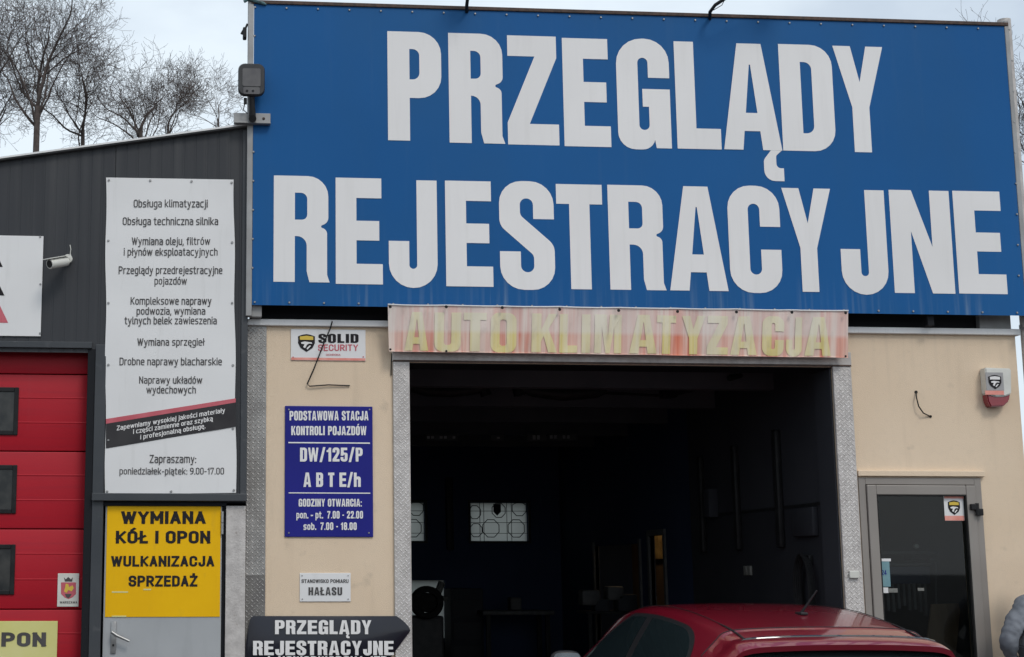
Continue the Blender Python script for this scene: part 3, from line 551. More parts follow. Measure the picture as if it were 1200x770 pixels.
# hammered sheet round the gateway
jL0, jL1 = P(461, 560).x, OX0+.004; jR0, jR1 = OX1-.004, P(1003, 560).x
lt0, lt1 = OZ+.004, P(700, 414.5).z
MB().bbox(jL0, jL1, -.025, .0, .3, lt0, .004).build('jamb_cover', M['hammered'], gb)
MB().bbox(jR0, jR1, -.025, .0, .3, lt0, .004).build('jamb_cover', M['hammered'], gb)
MB().bbox(jL0-.004, jR1+.004, -.028, .0, lt0+.001, lt1+.03, .004).build('lintel_cover', M['hammered'], gb)
MB().bbox(jL0+.0, jR1-.0, -.032, -.028, lt0+.0, lt0+.012, .002).build('lintel_lip', M['rust'], gb)
MB().box(OX0+.001, OX1-.001, .001, .299, OZ-.006, OZ-.001).build('soffit_shade', M['trim_dark'], gb)  # dark sheet added so that the soffit looks shaded
MB().bbox(jR0-.012, jR0-.001, .012, .30, .012, OZ-.001, .002).build('reveal_guide', M['dark_wall'], gb)
# bits of rust on lintel edge
rb = MB()
for i in range(34):
    x = random.uniform(P(680,420).x, P(885,420).x); l = random.uniform(.006,.04)
    z = lt1+.028; rb.bbox(x, x+l, -.033, -.027, z-random.uniform(.008,.022), z, .002)
rb.build('rust_spot', M['rust'], gb, kind='stuff')
# diamond tread plate strip, lugs are real lozenges
tx0, tx1 = XL+.001, P(311.5, 550).x
tz_s = P(300, 674.5).z
MB().bbox(tx0, tx1, -.012, .0, tz_s, lz0, .001).build('tread_plate', M['tread'], gb)
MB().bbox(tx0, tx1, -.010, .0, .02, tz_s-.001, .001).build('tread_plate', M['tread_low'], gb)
def lugs(x0, x1, z0, z1, y, m, hh=.0028):
    lb = MB(); st = .037; r = 0; z = z0+.012
    while z < z1-.01:
        x = x0+.008+(st/2 if r%2 else 0); c = 0
        while x < x1-.006:
            s_ = 1 if (r) % 2 else -1; d = Vector((.7071*s_, 0, .7071)); n = Vector((-d.z, 0, d.x)); p = Vector((x, y, z)); hl, hw = .0165, .0052
            lb.add([p-d*hl, p-n*hw, p+d*hl, p+n*hw, p+Vector((0,-hh,0))-d*hl*.5, p+Vector((0,-hh,0))+d*hl*.5],
                   [(0,1,4),(1,5,4),(1,2,5),(2,3,5),(3,4,5),(3,0,4)]); x += st; c += 1
        z += st*.5; r += 1
    lb.build('tread_lug', m, gb, kind='stuff')
lugs(jL0+.002, jL1-.002, .9, lt0-.004, -.0252, M['jamb_lug'], .0022); lugs(jR0+.002, jR1-.002, .9, lt0-.004, -.0252, M['jamb_lug'], .0022)
lugs(tx0, tx1, tz_s, lz0, -.0121, M['tread_lug'])
lugs(tx0, tx1, .4, tz_s, -.0101, M['tread'])
# little plaster lip over the door
MB().bbox(P(1004,555).x, P(1152,555).x, -.03, .0, P(1080,558.5).z, P(1080,552).z, .004).build('drip_ledge', M['plaster'], gb)
# glass door of the office
dr = MB(); o1 = .052
dr.bbox(DX0, DX0+o1, -.012, .07, .02, DZ, .004); dr.bbox(DX1-o1, DX1, -.012, .07, .02, DZ, .004); dr.bbox(DX0+o1, DX1-o1, -.012, .07, DZ-o1, DZ, .004)
dro = dr.build('door_frame', M['alu_frame'], gb)
s1 = .070; a0, a1, zt = DX0+o1+.004, DX1-o1-.004, DZ-o1-.004
sa_ = MB(); sa_.bbox(a0, a0+s1, -.028, .055, .03, zt, .005); sa_.bbox(a1-s1, a1, -.028, .055, .03, zt, .005); sa_.bbox(a0+s1, a1-s1, -.026, .055, zt-s1, zt, .005); sa_.bbox(a0+s1, a1-s1, -.026, .055, .03, .25, .005)
sash = sa_.build('glass_door', M['alu_frame'], gb)
gk = MB()
gk.box(a0+s1, a0+s1+.008, -.0265, .0, .25, zt-s1); gk.box(a1-s1-.008, a1-s1, -.0265, .0, .25, zt-s1); gk.box(a0+s1+.008, a1-s1-.008, -.0265, 0, zt-s1-.008, zt-s1)
gk.build('gasket', M['rubber'], sash)
MB().quad((a0+s1,.01,.25),(a1-s1,.01,.25),(a1-s1,.01,zt-s1),(a0+s1,.01,zt-s1)).build('glass_pane', glass('door_glass', (.66,.72,.71), .52), sash)
hp = P(1146, 597, -.04); hb = MB(); hb.tube([(hp.x-.008,-.045,hp.z-.045),(hp.x-.008,-.045,hp.z+.045)], .014, 10)
hb.bbox(hp.x-.055, hp.x-.01, -.055, -.026, hp.z-.004, hp.z+.040, .005); hb.bbox(hp.x-.002, hp.x+.035, -.055, -.010, hp.z-.045, hp.z+.005, .005)
hb.build('hinge', M['black'], sash)
# office behind the glass
ofc = MB(); ofc.box(IX+.122, IX+.135, .31, 2.6, .012, 2.6); ofc.box(DX1+.1, DX1+.14, .31, 2.6, .012, 2.6); ofc.box(IX+.122, DX1+.14, 2.6, 2.65, .012, 2.6); ofc.box(IX+.122, DX1+.14, .31, 2.65, 2.6, 2.65)
ofc.build('office_wall', M['shop_dim'], gb)
# back windows: frosted panes with ornamental grille
def back_window(x0, x1, z0, z1, seed):
    fr = MB(); y = BW-.02
    fr.box(x0-.03, x0, y, y+.05, z0-.03, z1+.03); fr.box(x1, x1+.03, y, y+.05, z0-.03, z1+.03); fr.box(x0, x1, y, y+.05, z1, z1+.03); fr.box(x0, x1, y, y+.05, z0-.03, z0)
    w_ = fr.build('window', M['black'], gb)
    MB().quad((x0,BW+.1,z0),(x1,BW+.1,z0),(x1,BW+.1,z1),(x0,BW+.1,z1)).build('window_pane', M['frost'], w_)
    gm = MB(); h = z1-z0; ww = x1-x0; r = .006; yy = BW+.04
    for fx in (.17, .24, .64, .72): gm.tube([(x0+ww*fx, yy, z0), (x0+ww*fx, yy, z1)], r*.7, 5)
    for fz in (.2, .48, .78): gm.tube([(x0, yy, z0+h*fz), (x1, yy, z0+h*fz)], r*.6, 5)
    for cx, cz, rr in ((.36,.33,.16),(.8,.33,.16),(.08,.75,.12),(.5,.8,.13),(.86,.86,.14),(.1,.28,.12)):
        pts = [(x0+ww*cx+math.cos(2*math.pi*k/8+.39)*rr*ww*.95, yy, z0+h*cz+math.sin(2*math.pi*k/8+.39)*rr*ww) for k in range(9)]
        pts = [(min(max(p[0],x0),x1), p[1], min(max(p[2],z0),z1)) for p in pts]
        gm.tube(pts, r, 5, cap=False)
    gm.build('grille', M['black'], w_)
m = bpy.data.materials.new('frost'); m.use_nodes = True; nt = m.node_tree; nn = nt.nodes; nn.clear()
o_ = nn.new('ShaderNodeOutputMaterial'); tr = nn.new('ShaderNodeBsdfTranslucent'); tp = nn.new('ShaderNodeBsdfTransparent'); mx_ = nn.new('ShaderNodeMixShader')
tr.inputs[0].default_value = (.42,.43,.39,1); tp.inputs[0].default_value = (.10,.10,.09,1); mx_.inputs[0].default_value = .35
nt.links.new(tr.outputs[0], mx_.inputs[1]); nt.links.new(tp.outputs[0], mx_.inputs[2]); nt.links.new(mx_.outputs[0], o_.inputs[0]); M['frost'] = m
back_window(w2a, w2b, wz0, wz1, 1); back_window(w1a, w1b, wz0, wz1, 2)
# the window's dark badge sticker
bp_ = P(583, 590, BW)
MB().prism([(bp_.x-.05, wz1-.12),(bp_.x, wz1-.17),(bp_.x+.05, wz1-.12),(bp_.x+.05, wz1-.015),(bp_.x-.05, wz1-.015)], BW+.03, BW+.034).build('window_sticker', M['black'], gb)
# yard opening in the rear wall (machines seen against it)
MB().quad((da,BW+.12,dz0),(db,BW+.12,dz0),(db,BW+.12,dz1),(da,BW+.12,dz1)).build('low_window_pane', M['frost'], gb)

# ================================================================== WORKSHOP BUILDING (dark cladding, left)
wb = empty('workshop_building', (-2, 0, 0), 'dark grey metal clad workshop with a red sectional gate, left of the beige garage', 'building')
WXR = XL-.002; WXL = -5.4; YF = -.10
ra, rc = P(0, 190, YF), P(290, 149.5, YF); slope = (rc.z-ra.z)/(rc.x-ra.x)
def rz(x): return ra.z+(x-ra.x)*slope
LX = P(103, 480, YF).x; LZ = P(50, 403, YF).z                       # red gate: right edge and top
TZ = P(200, 583, YF).z                                        # underside of the dark upper part over the side door
PXD = P(121, 680, YF).x                                       # side door left edge
seam = P(136, 180, YF).x; xs = [seam+k*1.0 for k in range(-5, 2)]
for a, b in zip(xs[:-1], xs[1:]):
    a = max(a+.0015, WXL); b = min(b-.0015, WXR)
    if b-a < .05: continue
    pm = MB(); x = a; pts = []
    while x < b:
        for dx, dy in ((0, 0), (.062, 0), (.065, .0022), (.078, .0022), (.081, 0)):
            if x+dx < b: pts.append((x+dx, YF+dy))
        x += .0833
    pts.append((b, YF))
    zb = LZ-.0
    for (x0, y0), (x1, y1) in zip(pts[:-1], pts[1:]):
        if x1-x0 < 1e-4: continue
        def bz(x): return LZ-.06 if x < P(109.5,480,YF).x else TZ+.02
        zb0 = bz((x0+x1)/2)
        pm.quad((x0,y0,zb0),(x1,y1,zb0),(x1,y1,rz(x1)),(x0,y0,rz(x0)))
    pm.quad((a,YF+.04,LZ),(a,YF,LZ),(a,YF,rz(a)),(a,YF+.04,rz(a))); pm.quad((b,YF,LZ),(b,YF+.04,LZ),(b,YF+.04,rz(b)),(b,YF,rz(b)))
    pm.build('cladding_panel', M['cladding'], wb)
# solid body behind, corner trim, roof edge
MB().prism([(WXL,LZ-.02),(WXR-.03,LZ-.02),(WXR-.03,rz(WXR-.03)-.01),(WXL,rz(WXL)-.01)], YF+.04, YF+.10).build('wall_core', M['trim_dark'], wb)
MB().box(PXD, WXR-.03, YF+.04, YF+.1, TZ+.02, LZ-.02).build('wall_core', M['trim_dark'], wb)
bd = MB(); bd.box(WXL, WXL+.1, YF+.1, 8, 0, rz(WXL)-.02); bd.box(WXL, WXR, 7.9, 8, 0, rz(WXL)-.02); bd.box(WXR-.06, WXR-.01, YF+.1, 8, 0, rz(WXR)-.03)
bd.build('wall', M['cladding'], wb)
MB().prism([(WXL-.1,rz(WXL)-.0),(WXR+.02,rz(WXR)-.0),(WXR+.02,rz(WXR)+.02),(WXL-.1,rz(WXL)+.02)], YF-.04, 8.05).build('roof', M['roof'], wb)
MB().prism([(WXL-.1,rz(WXL)+.008),(WXR+.012,rz(WXR)+.008),(WXR+.012,rz(WXR)+.021),(WXL-.1,rz(WXL)+.021)], YF-.05, YF-.041).build('roof_edge_trim', M['white_metal'], wb)
MB().bbox(WXR-.045, WXR+.002, YF-.008, YF+.06, TZ, rz(WXR)-.022, .004).build('corner_trim', M['trim'], wb)
# reveals and trims
MB().bbox(WXL, P(108,405,YF).x, YF-.02, YF+.03, P(50,408,YF).z, P(50,400.5,YF).z, .004).build('lintel_trim', M['trim'], wb)
jt0, jt1 = P(98.5, 600, YF).x, P(107.5, 600, YF).x
MB().bbox(jt0, jt1, YF-.004, YF+.24, .02, P(50,408,YF).z-.002, .004).build('door_reveal', M['trim_dark'], wb)
MB().bbox(jt1+.001, P(121,600,YF).x, YF-.012, YF+.08, .02, P(50,408,YF).z+.03, .005).build('jamb_trim', M['trim'], wb)
MB().bbox(P(108,583,YF).x, WXR+.003, YF-.045, YF+.02, P(200,587.5,YF).z, P(200,578.5,YF).z, .005).build('sill_trim', M['trim'], wb)
MB().bbox(P(120,583,YF).x, WXR-.001, YF+.0, YF+.12, P(200,593,YF).z, P(200,588,YF).z, .002).build('door_head', M['trim_dark'], wb)
# red sectional gate
YG = YF+.14
gate = MB().box(WXL+.3, jt0+.02, YG+.045, YG+.06, .02, LZ-.02).build('sectional_gate', M['trim_dark'], wb)
seams_px = [405, 438.6, 529, 620, 714, 806, 898]
zs = [P(60, y, YG).z for y in seams_px]
for z1, z0 in zip(zs[:-1], zs[1:]):
    pm = MB(); pm.bbox(WXL+.3, jt0+.012, YG, YG+.04, z0+.003, z1-.003, .008)
    if z1-z0 > .3:
        for q in (.36, .68):
            zz = z0+(z1-z0)*q
            pm.add([(WXL+.3,YG-.0005,zz),(jt0+.01,YG-.0005,zz),(jt0+.01,YG-.003,zz+.006),(WXL+.3,YG-.003,zz+.006),(jt0+.01,YG-.0005,zz+.012),(WXL+.3,YG-.0005,zz+.012)], [(0,1,2,3),(3,2,4,5)])
    pm.build('gate_panel', M['red_door'], gate, smooth=True)
gl_dark = mat('gate_glass', (.02,.022,.024), (.05,.05,.048), 9, .12, spec=.3)
for (t_, b_, xr) in ((454, 510, 22.5), (545, 602, 20.5), (638, 697, 18.5)):
    xr_ = P(xr, t_, YG).x; z1 = P(10, t_, YG).z; z0 = P(10, b_, YG).z
    for k in range(5):
        x1 = xr_-k*.72; x0 = x1-.52; fm = MB(); th = .032
        for a in ((x0, x0+th, z0, z1), (x1-th, x1, z0, z1), (x0+th, x1-th, z1-th, z1), (x0+th, x1-th, z0, z0+th)): fm.bbox(a[0], a[1], YG-.012, YG+.0, a[2], a[3], .005)
        fm.build('window_frame', M['black'], gate)
        MB().quad((x0+th,YG-.004,z0+th),(x1-th,YG-.004,z0+th),(x1-th,YG-.004,z1-th),(x0+th,YG-.004,z1-th)).build('window_pane', gl_dark, gate)
screws(gate, [(101, 640), (100.6, 672), (100.3, 700), (100, 735), (99.6, 762)], YF-.001, .006, M['black'], 'bolt')
# side door
YD = YF+.02
dx0, dx1 = P(121.8, 680, YD).x, P(259.5, 680, YD).x; dzt = P(190, 590, YD).z
pd = MB().bbox(dx0, dx1, YD, YD+.05, .03, dzt, .004).build('side_door', M['grey_door'], wb)
MB().box(dx1+.001, P(263.5,680,YD).x, YD+.012, YD+.05, .03, dzt).build('door_gap', M['trim_dark'], wb)
hm = MB(); z0, z1 = P(260,626,YD).z, P(260,599.5,YD).z; xh = P(260.5,612,YD).x
hm.tube([(xh,YD-.012,z0),(xh,YD-.012,(z0+z1)/2-.002)], .0105, 10); hm.tube([(xh,YD-.012,(z0+z1)/2+.002),(xh,YD-.012,z1)], .0105, 10); hm.build('hinge', M['steel'], pd, smooth=True)
hm = MB(); prect(hm, 129.7, 136, 728.5, 766, YD-.012, YD-.001, b=.005)
a = P(132.5,741,YD); hm.tube([(a.x,YD-.005,a.z),(a.x,YD-.055,a.z)], .011, 10); hm.tube([(a.x-.006,YD-.055,a.z+.004),(a.x+.03,YD-.058,a.z-.02),(a.x+.115,YD-.055,a.z-.058)], [.011,.0105,.009], 10)
hm.build('door_handle', M['steel'], pd, smooth=True)
k_ = P(132.8,756,YD); MB().tube([(k_.x,YD-.018,k_.z),(k_.x,YD-.010,k_.z)], .008, 10).build('keyhole', M['black'], pd)
MB().bbox(P(264.3,680,YF).x, WXR-.002, YF-.0, YF+.09, .02, P(200,589,YF).z, .003).build('door_column', M['hammered'], wb)

# ================================================================== BILLBOARD
YB = -.14
bb = empty('billboard', (3.2, YB, lz1), 'huge blue billboard with white capitals mounted over the garage gateway', 'billboard')
bx0, bx1 = P(296.5, 190, YB).x, P(1189.5, 200, YB).x; bz0, bz1 = P(700, 363, YB).z, P(700, 16.5, YB).z
pm = MB(); nx, nzv = 90, 26
def wv(x, z):
    e = min(1, (x-bx0)/.25, (bx1-x)/.25, (z-bz0)/.15, (bz1-z)/.15)
    return YB+.0006*math.sin(x*7+.8*math.sin(z*2))*e + .0008*math.sin(x*2.3+1.1*z)*e
for i in range(nx+1):
    for j in range(nzv+1):
        x = bx0+(bx1-bx0)*i/nx; z = bz0+(bz1-bz0)*j/nzv; pm.v.append(Vector((x, wv(x, z), z)))
for i in range(nx):
    for j in range(nzv):
        a = i*(nzv+1)+j; pm.f.append((a, a+nzv+1, a+nzv+2, a+1)); pm.m.append(0)
# drip stains with a shape of their own along the lower edge
def blue_mat():
    m = M['blue_vinyl']; nt = m.node_tree; N = nt.nodes; L = nt.links; b = N['Principled BSDF']; src = b.inputs['Base Color'].links[0].from_socket
    tc = N.new('ShaderNodeTexCoord'); mp = N.new('ShaderNodeMapping'); mp.inputs['Scale'].default_value = (14,1,.5)
    n = N.new('ShaderNodeTexNoise'); n.inputs['Scale'].default_value = 1.6; n.inputs['Detail'].default_value = 7
    L.new(tc.outputs['Object'], mp.inputs[0]); L.new(mp.outputs[0], n.inputs['Vector'])
    r = N.new('ShaderNodeMapRange'); r.inputs[1].default_value = .48; r.inputs[2].default_value = .72; L.new(n.outputs['Fac'], r.inputs[0])
    sp = N.new('ShaderNodeSeparateXYZ'); L.new(tc.outputs['Object'], sp.inputs[0])
    r2 = N.new('ShaderNodeMapRange'); r2.inputs[1].default_value = bz0-lz1+.30; r2.inputs[2].default_value = bz0-lz1+.03; L.new(sp.outputs['Z'], r2.inputs[0])
    n3 = N.new('ShaderNodeTexNoise'); n3.inputs['Scale'].default_value = 2.3; mp3 = N.new('ShaderNodeMapping'); mp3.inputs['Scale'].default_value = (1,1,.01)
    L.new(tc.outputs['Object'], mp3.inputs[0]); L.new(mp3.outputs[0], n3.inputs['Vector'])
    r3 = N.new('ShaderNodeMapRange'); r3.inputs[1].default_value = .42; r3.inputs[2].default_value = .6; L.new(n3.outputs['Fac'], r3.inputs[0])
    m1 = N.new('ShaderNodeMath'); m1.operation = 'MULTIPLY'; L.new(r.outputs[0], m1.inputs[0]); L.new(r2.outputs[0], m1.inputs[1])
    m2 = N.new('ShaderNodeMath'); m2.operation = 'MULTIPLY'; L.new(m1.outputs[0], m2.inputs[0]); L.new(r3.outputs[0], m2.inputs[1])
    m3 = N.new('ShaderNodeMath'); m3.operation = 'MULTIPLY'; m3.inputs[1].default_value = .55; L.new(m2.outputs[0], m3.inputs[0])
    mx = N.new('ShaderNodeMixRGB'); mx.inputs[2].default_value = (.22,.30,.40,1); L.new(src, mx.inputs[1]); L.new(m3.outputs[0], mx.inputs[0]); L.new(mx.outputs[0], b.inputs['Base Color'])
blue_mat()
pm.build('panel', M['blue_vinyl'], bb, smooth=True)
MB().box(bx0+.01, bx1-.01, YB+.006, YB+.03, bz0+.01, bz1-.01).build('backing', M['grey_post'], bb)
MB().bbox(bx0-.02, bx1+.03, YB-.012, YB+.05, bz1-.0, bz1+.028, .004).build('frame_rail', M['rust'], bb)
MB().bbox(bx1+.001, bx1+.035, YB-.006, YB+.07, lz1+.01, bz1+.045, .004).build('post', M['grey_post'], bb)
MB().bbox(P(289.3,200,YB).x, bx0-.002, YB-.004, YB+.07, lz1+.006, bz1+.14, .004).build('post', M['grey_post'], bb)
MB().bbox(bx0-.002, P(307,365,YB).x, YB+.035, YB+.12, lz1+.006, bz0+.04, .004).build('post', M['grey_post'], bb)
for xx in (P(560,360).x, 3.2, P(1078,360).x): MB().bbox(xx, xx+.05, YB+.035, YB+.09, lz1+.008, bz1-.02, .004).build('post', M['trim_dark'], bb)
for zz in (bz0+.1, (bz0+bz1)/2, bz1-.1): MB().bbox(bx0+.03, bx1-.03, YB+.092, YB+.13, zz, zz+.04, .004).build('cross_rail', M['trim_dark'], bb)
YT = YB-.0025
word1 = 'PRZEGLĄDY'; bx = [(454.3,517.3),(526,589.3),(594.2,654),(660,714.5),(723,785),(791.7,843),(846,913.7),(914.8,976.8),(978.8,1037.5)]
yy_ = [(37.2,165),(39.2,167.8),(42,169.8),(45,171.8),(47,173.3),(49,174.6),(51,175.6),(52.3,177),(54.3,178.3)]
poster((bb, M['white_print']), word1, bx, YT, yy_)
word2 = 'REJESTRACYJNE'; bx = [(320.7,384.8),(393.4,448.3),(455.5,512.4),(522.2,577.2),(585.5,649.6),(652.8,706.8),(713.5,777.5),(783.2,851.2),(854,915),(918.5,976),(984.5,1039),(1045,1115.5),(1120,1176.5)]
yy_ = [(206,330.6),(208.5,333),(211,335),(212,335.8),(214,337.8),(216,339),(217,339.8),(218.3,340.7),(219.3,341.5),(220.6,342),(222.5,343),(223,343.7),(224,344.3)]
poster((bb, M['white_print']), word2, bx, YT, yy_)
gp = [(299+i*(1183-299)/24, 8.5+i*26/24) for i in range(25)] + [(298.5+i*(1192-298.5)/22, 354+i*12.5/22) for i in range(23)] + [(298.6-i*.3, 8+i*34) for i in range(1,10)] + [(1185.4+i*1.05, 35+i*36) for i in range(1,9)]
screws(bb, gp, YB-.004, .0085, M['steel'], 'eyelet')

# lamp arms on top of the board
for (x, pts) in ((547, [(547,14),(547,6),(549,-10),(560,-60)]), (832, [(832,22),(832,14),(838,6),(856,-6),(930,-52)])):
    e = empty('lamp_arm', P(x, 20, YB), 'thin dark lamp arm rising from the billboard top edge, %s' % ('left of centre' if x < 600 else 'bent over at right of centre'), 'lamp')
    MB().tube([P(a, b, YB-.0-.25*k/3) for k, (a, b) in enumerate(pts)], .013, 8).build('arm', M['black'], e, smooth=True)
    a = P(*pts[-1], YB-.3); MB().bbox(a.x-.08, a.x+.08, a.y-.12, a.y, a.z-.025, a.z+.025, .01).build('lamp_head', M['plastic_grey'], e)
    if x > 600: MB().tube([P(836,12,YB), P(846,6,YB-.05), P(850,-2,YB-.1)], .003, 5).build('cable', M['black'], e)

# faded banner under it
YN = -.17
YN2 = -.10
bn = empty('faded_banner', P(725, 400, YN), 'faded red and yellow vinyl banner sagging over the gateway', 'banner')
def ban_mat(name, letters):
    m = bpy.data.materials.new(name); m.use_nodes = True; nt = m.node_tree; N = nt.nodes; L = nt.links; b = N['Principled BSDF']; b.inputs['Roughness'].default_value = .55
    tc = N.new('ShaderNodeTexCoord')
    def nz(sc, st, det, off, a, c):
        mp = N.new('ShaderNodeMapping'); mp.inputs['Scale'].default_value = st; mp.inputs['Location'].default_value = (off,0,0)
        n = N.new('ShaderNodeTexNoise'); n.inputs['Scale'].default_value = sc; n.inputs['Detail'].default_value = det
        r = N.new('ShaderNodeMapRange'); r.inputs[1].default_value = a; r.inputs[2].default_value = c
        L.new(tc.outputs['Object'], mp.inputs[0]); L.new(mp.outputs[0], n.inputs['Vector']); L.new(n.outputs['Fac'], r.inputs[0]); return r.outputs[0]
    def mix(f, c1, c2):
        x = N.new('ShaderNodeMixRGB')
        for s_, i in ((f,0),(c1,1),(c2,2)):
            if isinstance(s_, tuple): x.inputs[i].default_value = (*s_,1)
            elif isinstance(s_, float): x.inputs[i].default_value = s_
            else: L.new(s_, x.inputs[i])
        return x.outputs[0]
    def mul(a, b_):
        x = N.new('ShaderNodeMath'); x.operation = 'MULTIPLY'; x.use_clamp = True
        L.new(a, x.inputs[0]) if not isinstance(a, float) else setattr(x.inputs[0], 'default_value', a)
        L.new(b_, x.inputs[1]) if not isinstance(b_, float) else setattr(x.inputs[1], 'default_value', b_)
        return x.outputs[0]
    sp = N.new('ShaderNodeSeparateXYZ'); L.new(tc.outputs['Object'], sp.inputs[0])
    # band along the top that lost its print (a shape of its own, sun-bleached vinyl folded over a rope)
    rt = N.new('ShaderNodeMapRange'); rt.inputs[1].default_value = .045; rt.inputs[2].default_value = .075; L.new(sp.outputs['Z'], rt.inputs[0])
    base = (.80,.64,.17) if letters else (.80,.27,.17)
    pale = (.84,.74,.46) if letters else (.86,.64,.53)
    c = mix(nz(2.6, (6,1,.25), 6, 1.3, .35, .62), base, pale)
    c = mix(mul(nz(4.0, (9,1,.18), 6, 4.1, .46, .62), .75), c, (.66,.15,.09) if not letters else (.74,.60,.16))
    c = mix(mul(nz(1.1, (3,1,.1), 5, 8.2, .42, .6), .7), c, (.84,.74,.66) if not letters else (.84,.78,.62))
    c = mix(mul(rt.outputs[0], .42), c, (.86,.84,.81))
    c = mix(mul(nz(9, (2,1,1), 5, 2.2, .55, .8), .35), c, (.42,.36,.3))
    L.new(c, b.inputs['Base Color'])
    return m
MBG, MLT = ban_mat('faded_red_vinyl', False), ban_mat('faded_yellow_print', True)
TL, TR, BL, BR = P(454.5,357,YN), P(994.5,364.3,YN), P(455.8,411.8,YN2), P(993.8,419.2,YN2)
eye = [(454.3+3,359.5),(523,359.5),(588.6,360.5),(656,362.6),(725,363.8),(794,365),(863,365.6),(928,366),(991,366.6)]
ex = [P(a,b,YN).x for a,b in eye]
def ban(u, v):
    t = TL.lerp(TR, u); b = BL.lerp(BR, u); p = t.lerp(b, v); k = 0
    for q in range(8):
        if ex[q] <= p.x <= ex[q+1]: k = (p.x-ex[q])/(ex[q+1]-ex[q])
    sag = math.sin(math.pi*k)
    p.z -= .006*sag*(1-v); 
    p.y = YN+(YN2-YN)*v + .011*math.sin(k*math.pi*2+1)*(1-v)*v*2 - .010*sag*v + .005*math.sin(p.x*23+v*3)*v*(1-v)*3 + .007*math.cos(math.pi*2*k)*math.exp(-5*v)+.004*math.sin(p.x*9.3)
    return p
bm_ = MB(); nu, nv = 200, 12
for i in range(nu+1):
    for j in range(nv+1): bm_.v.append(ban(i/nu, j/nv))
for i in range(nu):
    for j in range(nv):
        a = i*(nv+1)+j; bm_.f.append((a, a+1, a+nv+2, a+nv+1)); bm_.m.append(0)
bm_.build('cloth', MBG, bn, smooth=True)
lt = MB(); word = 'AUTOKLIMATYZACJA'
bx = [(475,503),(510,541),(544,571),(576,606.5),(624,654),(657,678),(683,693),(698,730),(739,771),(771,794),(801,828),(830,855),(858,889),(895,921),(924,942),(945,976)]
ytop = [367+ (a-475)*.0133 for a,_ in bx]; 
poster(lt, word, bx, YN, [(t-1.5, t+42.5) for t in ytop], t=.255)
# subdivide the flat letters so that they follow the cloth
bmx = bmesh.new(); vsx = [bmx.verts.new(v) for v in lt.v]
for f_ in lt.f:
    try: bmx.faces.new([vsx[i] for i in f_])
    except Exception: pass
bmesh.ops.subdivide_edges(bmx, edges=[e for e in bmx.edges if e.calc_length() > .03], cuts=6, use_grid_fill=True)
bmesh.ops.triangulate(bmx, faces=bmx.faces[:])
for v in bmx.verts:
    u = (v.co.x-TL.x)/(TR.x-TL.x); t = TL.lerp(TR, u).z; b = BL.lerp(BR, u).z; q = ban(max(0,min(1,u)), max(0,min(1,(t-v.co.z)/(t-b))))
    v.co.y = q.y-.0045
l2 = MB(); bmx.verts.index_update(); l2.add([v.co.copy() for v in bmx.verts], [[v.index for v in f_.verts] for f_ in bmx.faces]); bmx.free()
l2.build('lettering', MLT, bn, smooth=True)
rp = MB(); rp.tube([ban(i/60, 0)+Vector((0,-.003,.002)) for i in range(61)], .0055, 6); rp.build('hem', M['white_sheet'], bn, smooth=True)
rp = MB(); rp.tube([ban(i/60, 1)+Vector((0,-.003,0)) for i in range(61)], .003, 6); rp.build('hem', MBG, bn, smooth=True)
screws(bn, eye, YN-.018, .012, M['black'], 'eyelet'); screws(bn, [(457.5,409.5),(523,411.5),(991,417.5)], YN2-.02, .009, M['black'], 'eyelet')

# ================================================================== SIGNS ON THE WORKSHOP
YS = YF-.012
sg = empty('price_banner', P(200, 400, YS), 'tall white banner listing repair services in small black type', 'banner')
a, b, c, d = P(124.3,208,YS), P(274,210.5,YS), P(276.8,577.5,YS), P(123.3,579.5,YS)
pm = MB(); n1, n2 = 24, 60
for i in range(n1+1):
    for j in range(n2+1):
        u, v = i/n1, j/n2; p = a.lerp(b,u).lerp(d.lerp(c,u),v)
        p.x += (.004*math.sin(v*math.pi*6)*(1 if u == 0 else 0) - .004*math.sin(v*math.pi*6+.4)*(1 if u == 1 else 0)); p.y += .0016*math.sin(u*9+v*4)*math.sin(v*22)
        pm.v.append(p)
for i in range(n1):
    for j in range(n2):
        q = i*(n2+1)+j; pm.f.append((q, q+1, q+n2+2, q+n2+1)); pm.m.append(0)
pm.build('sheet', M['white_sheet'], sg, smooth=True)
def flat(pts, Y, name, m, parent):
    mb = MB(); mb.add([P(x, y, Y) for x, y in pts], [tuple(range(len(pts)))]); return mb.build(name, m, parent)
flat([(124.2,496.3),(276.2,471.3),(276.3,500),(124.1,525.5)], YS-.0035, 'dark_band', M['band_dark'], sg)
flat([(124.2,491),(276.2,466.8),(276.2,471.6),(124.2,496.6)], YS-.0042, 'red_band', M['print_red'], sg)
tx = (sg, M['print_dark']); YL = YS-.0035
for s_, x0, x1, t_, b_ in (
    ('Obsługa klimatyzacji',156.6,243.4,233.8,243),('Obsługa techniczna silnika',143.7,255.7,254.5,263.7),('Wymiana oleju, filtrów',154.3,246.3,278,287),
    ('i płynów eksploatacyjnych',145,255,290.5,299.5),('Przeglądy przedrejestracyjne',139,260.6,312,321),('pojazdów',181,219,324.5,333.5),
    ('Kompleksowe naprawy',153,247.7,348,357),('podwozia, wymiana',160,240.6,360,368.7),('tylnych belek zawieszenia',146,254,371,380),
    ('Wymiana sprzęgieł',160.9,239.4,396.3,405),('Drobne naprawy blacharskie',140,260,419,428),('Naprawy układów',163,237,441,449.5),('wydechowych',171.5,229.5,452.3,461),
    ('Zapraszamy:',175.3,229.8,533,542.4),('poniedziałek-piątek: 9.00-17.00',140,262.5,548,556)):
    font_line(tx, s_, x0, x1, t_, b_, YL, .125)
tx = (sg, M['white_print'])
font_line(tx, 'Zapewniamy wysokiej jakości materiały', 136.8, 263.6, 499, 504.6, YS-.0055, .15, x1y=483.4)
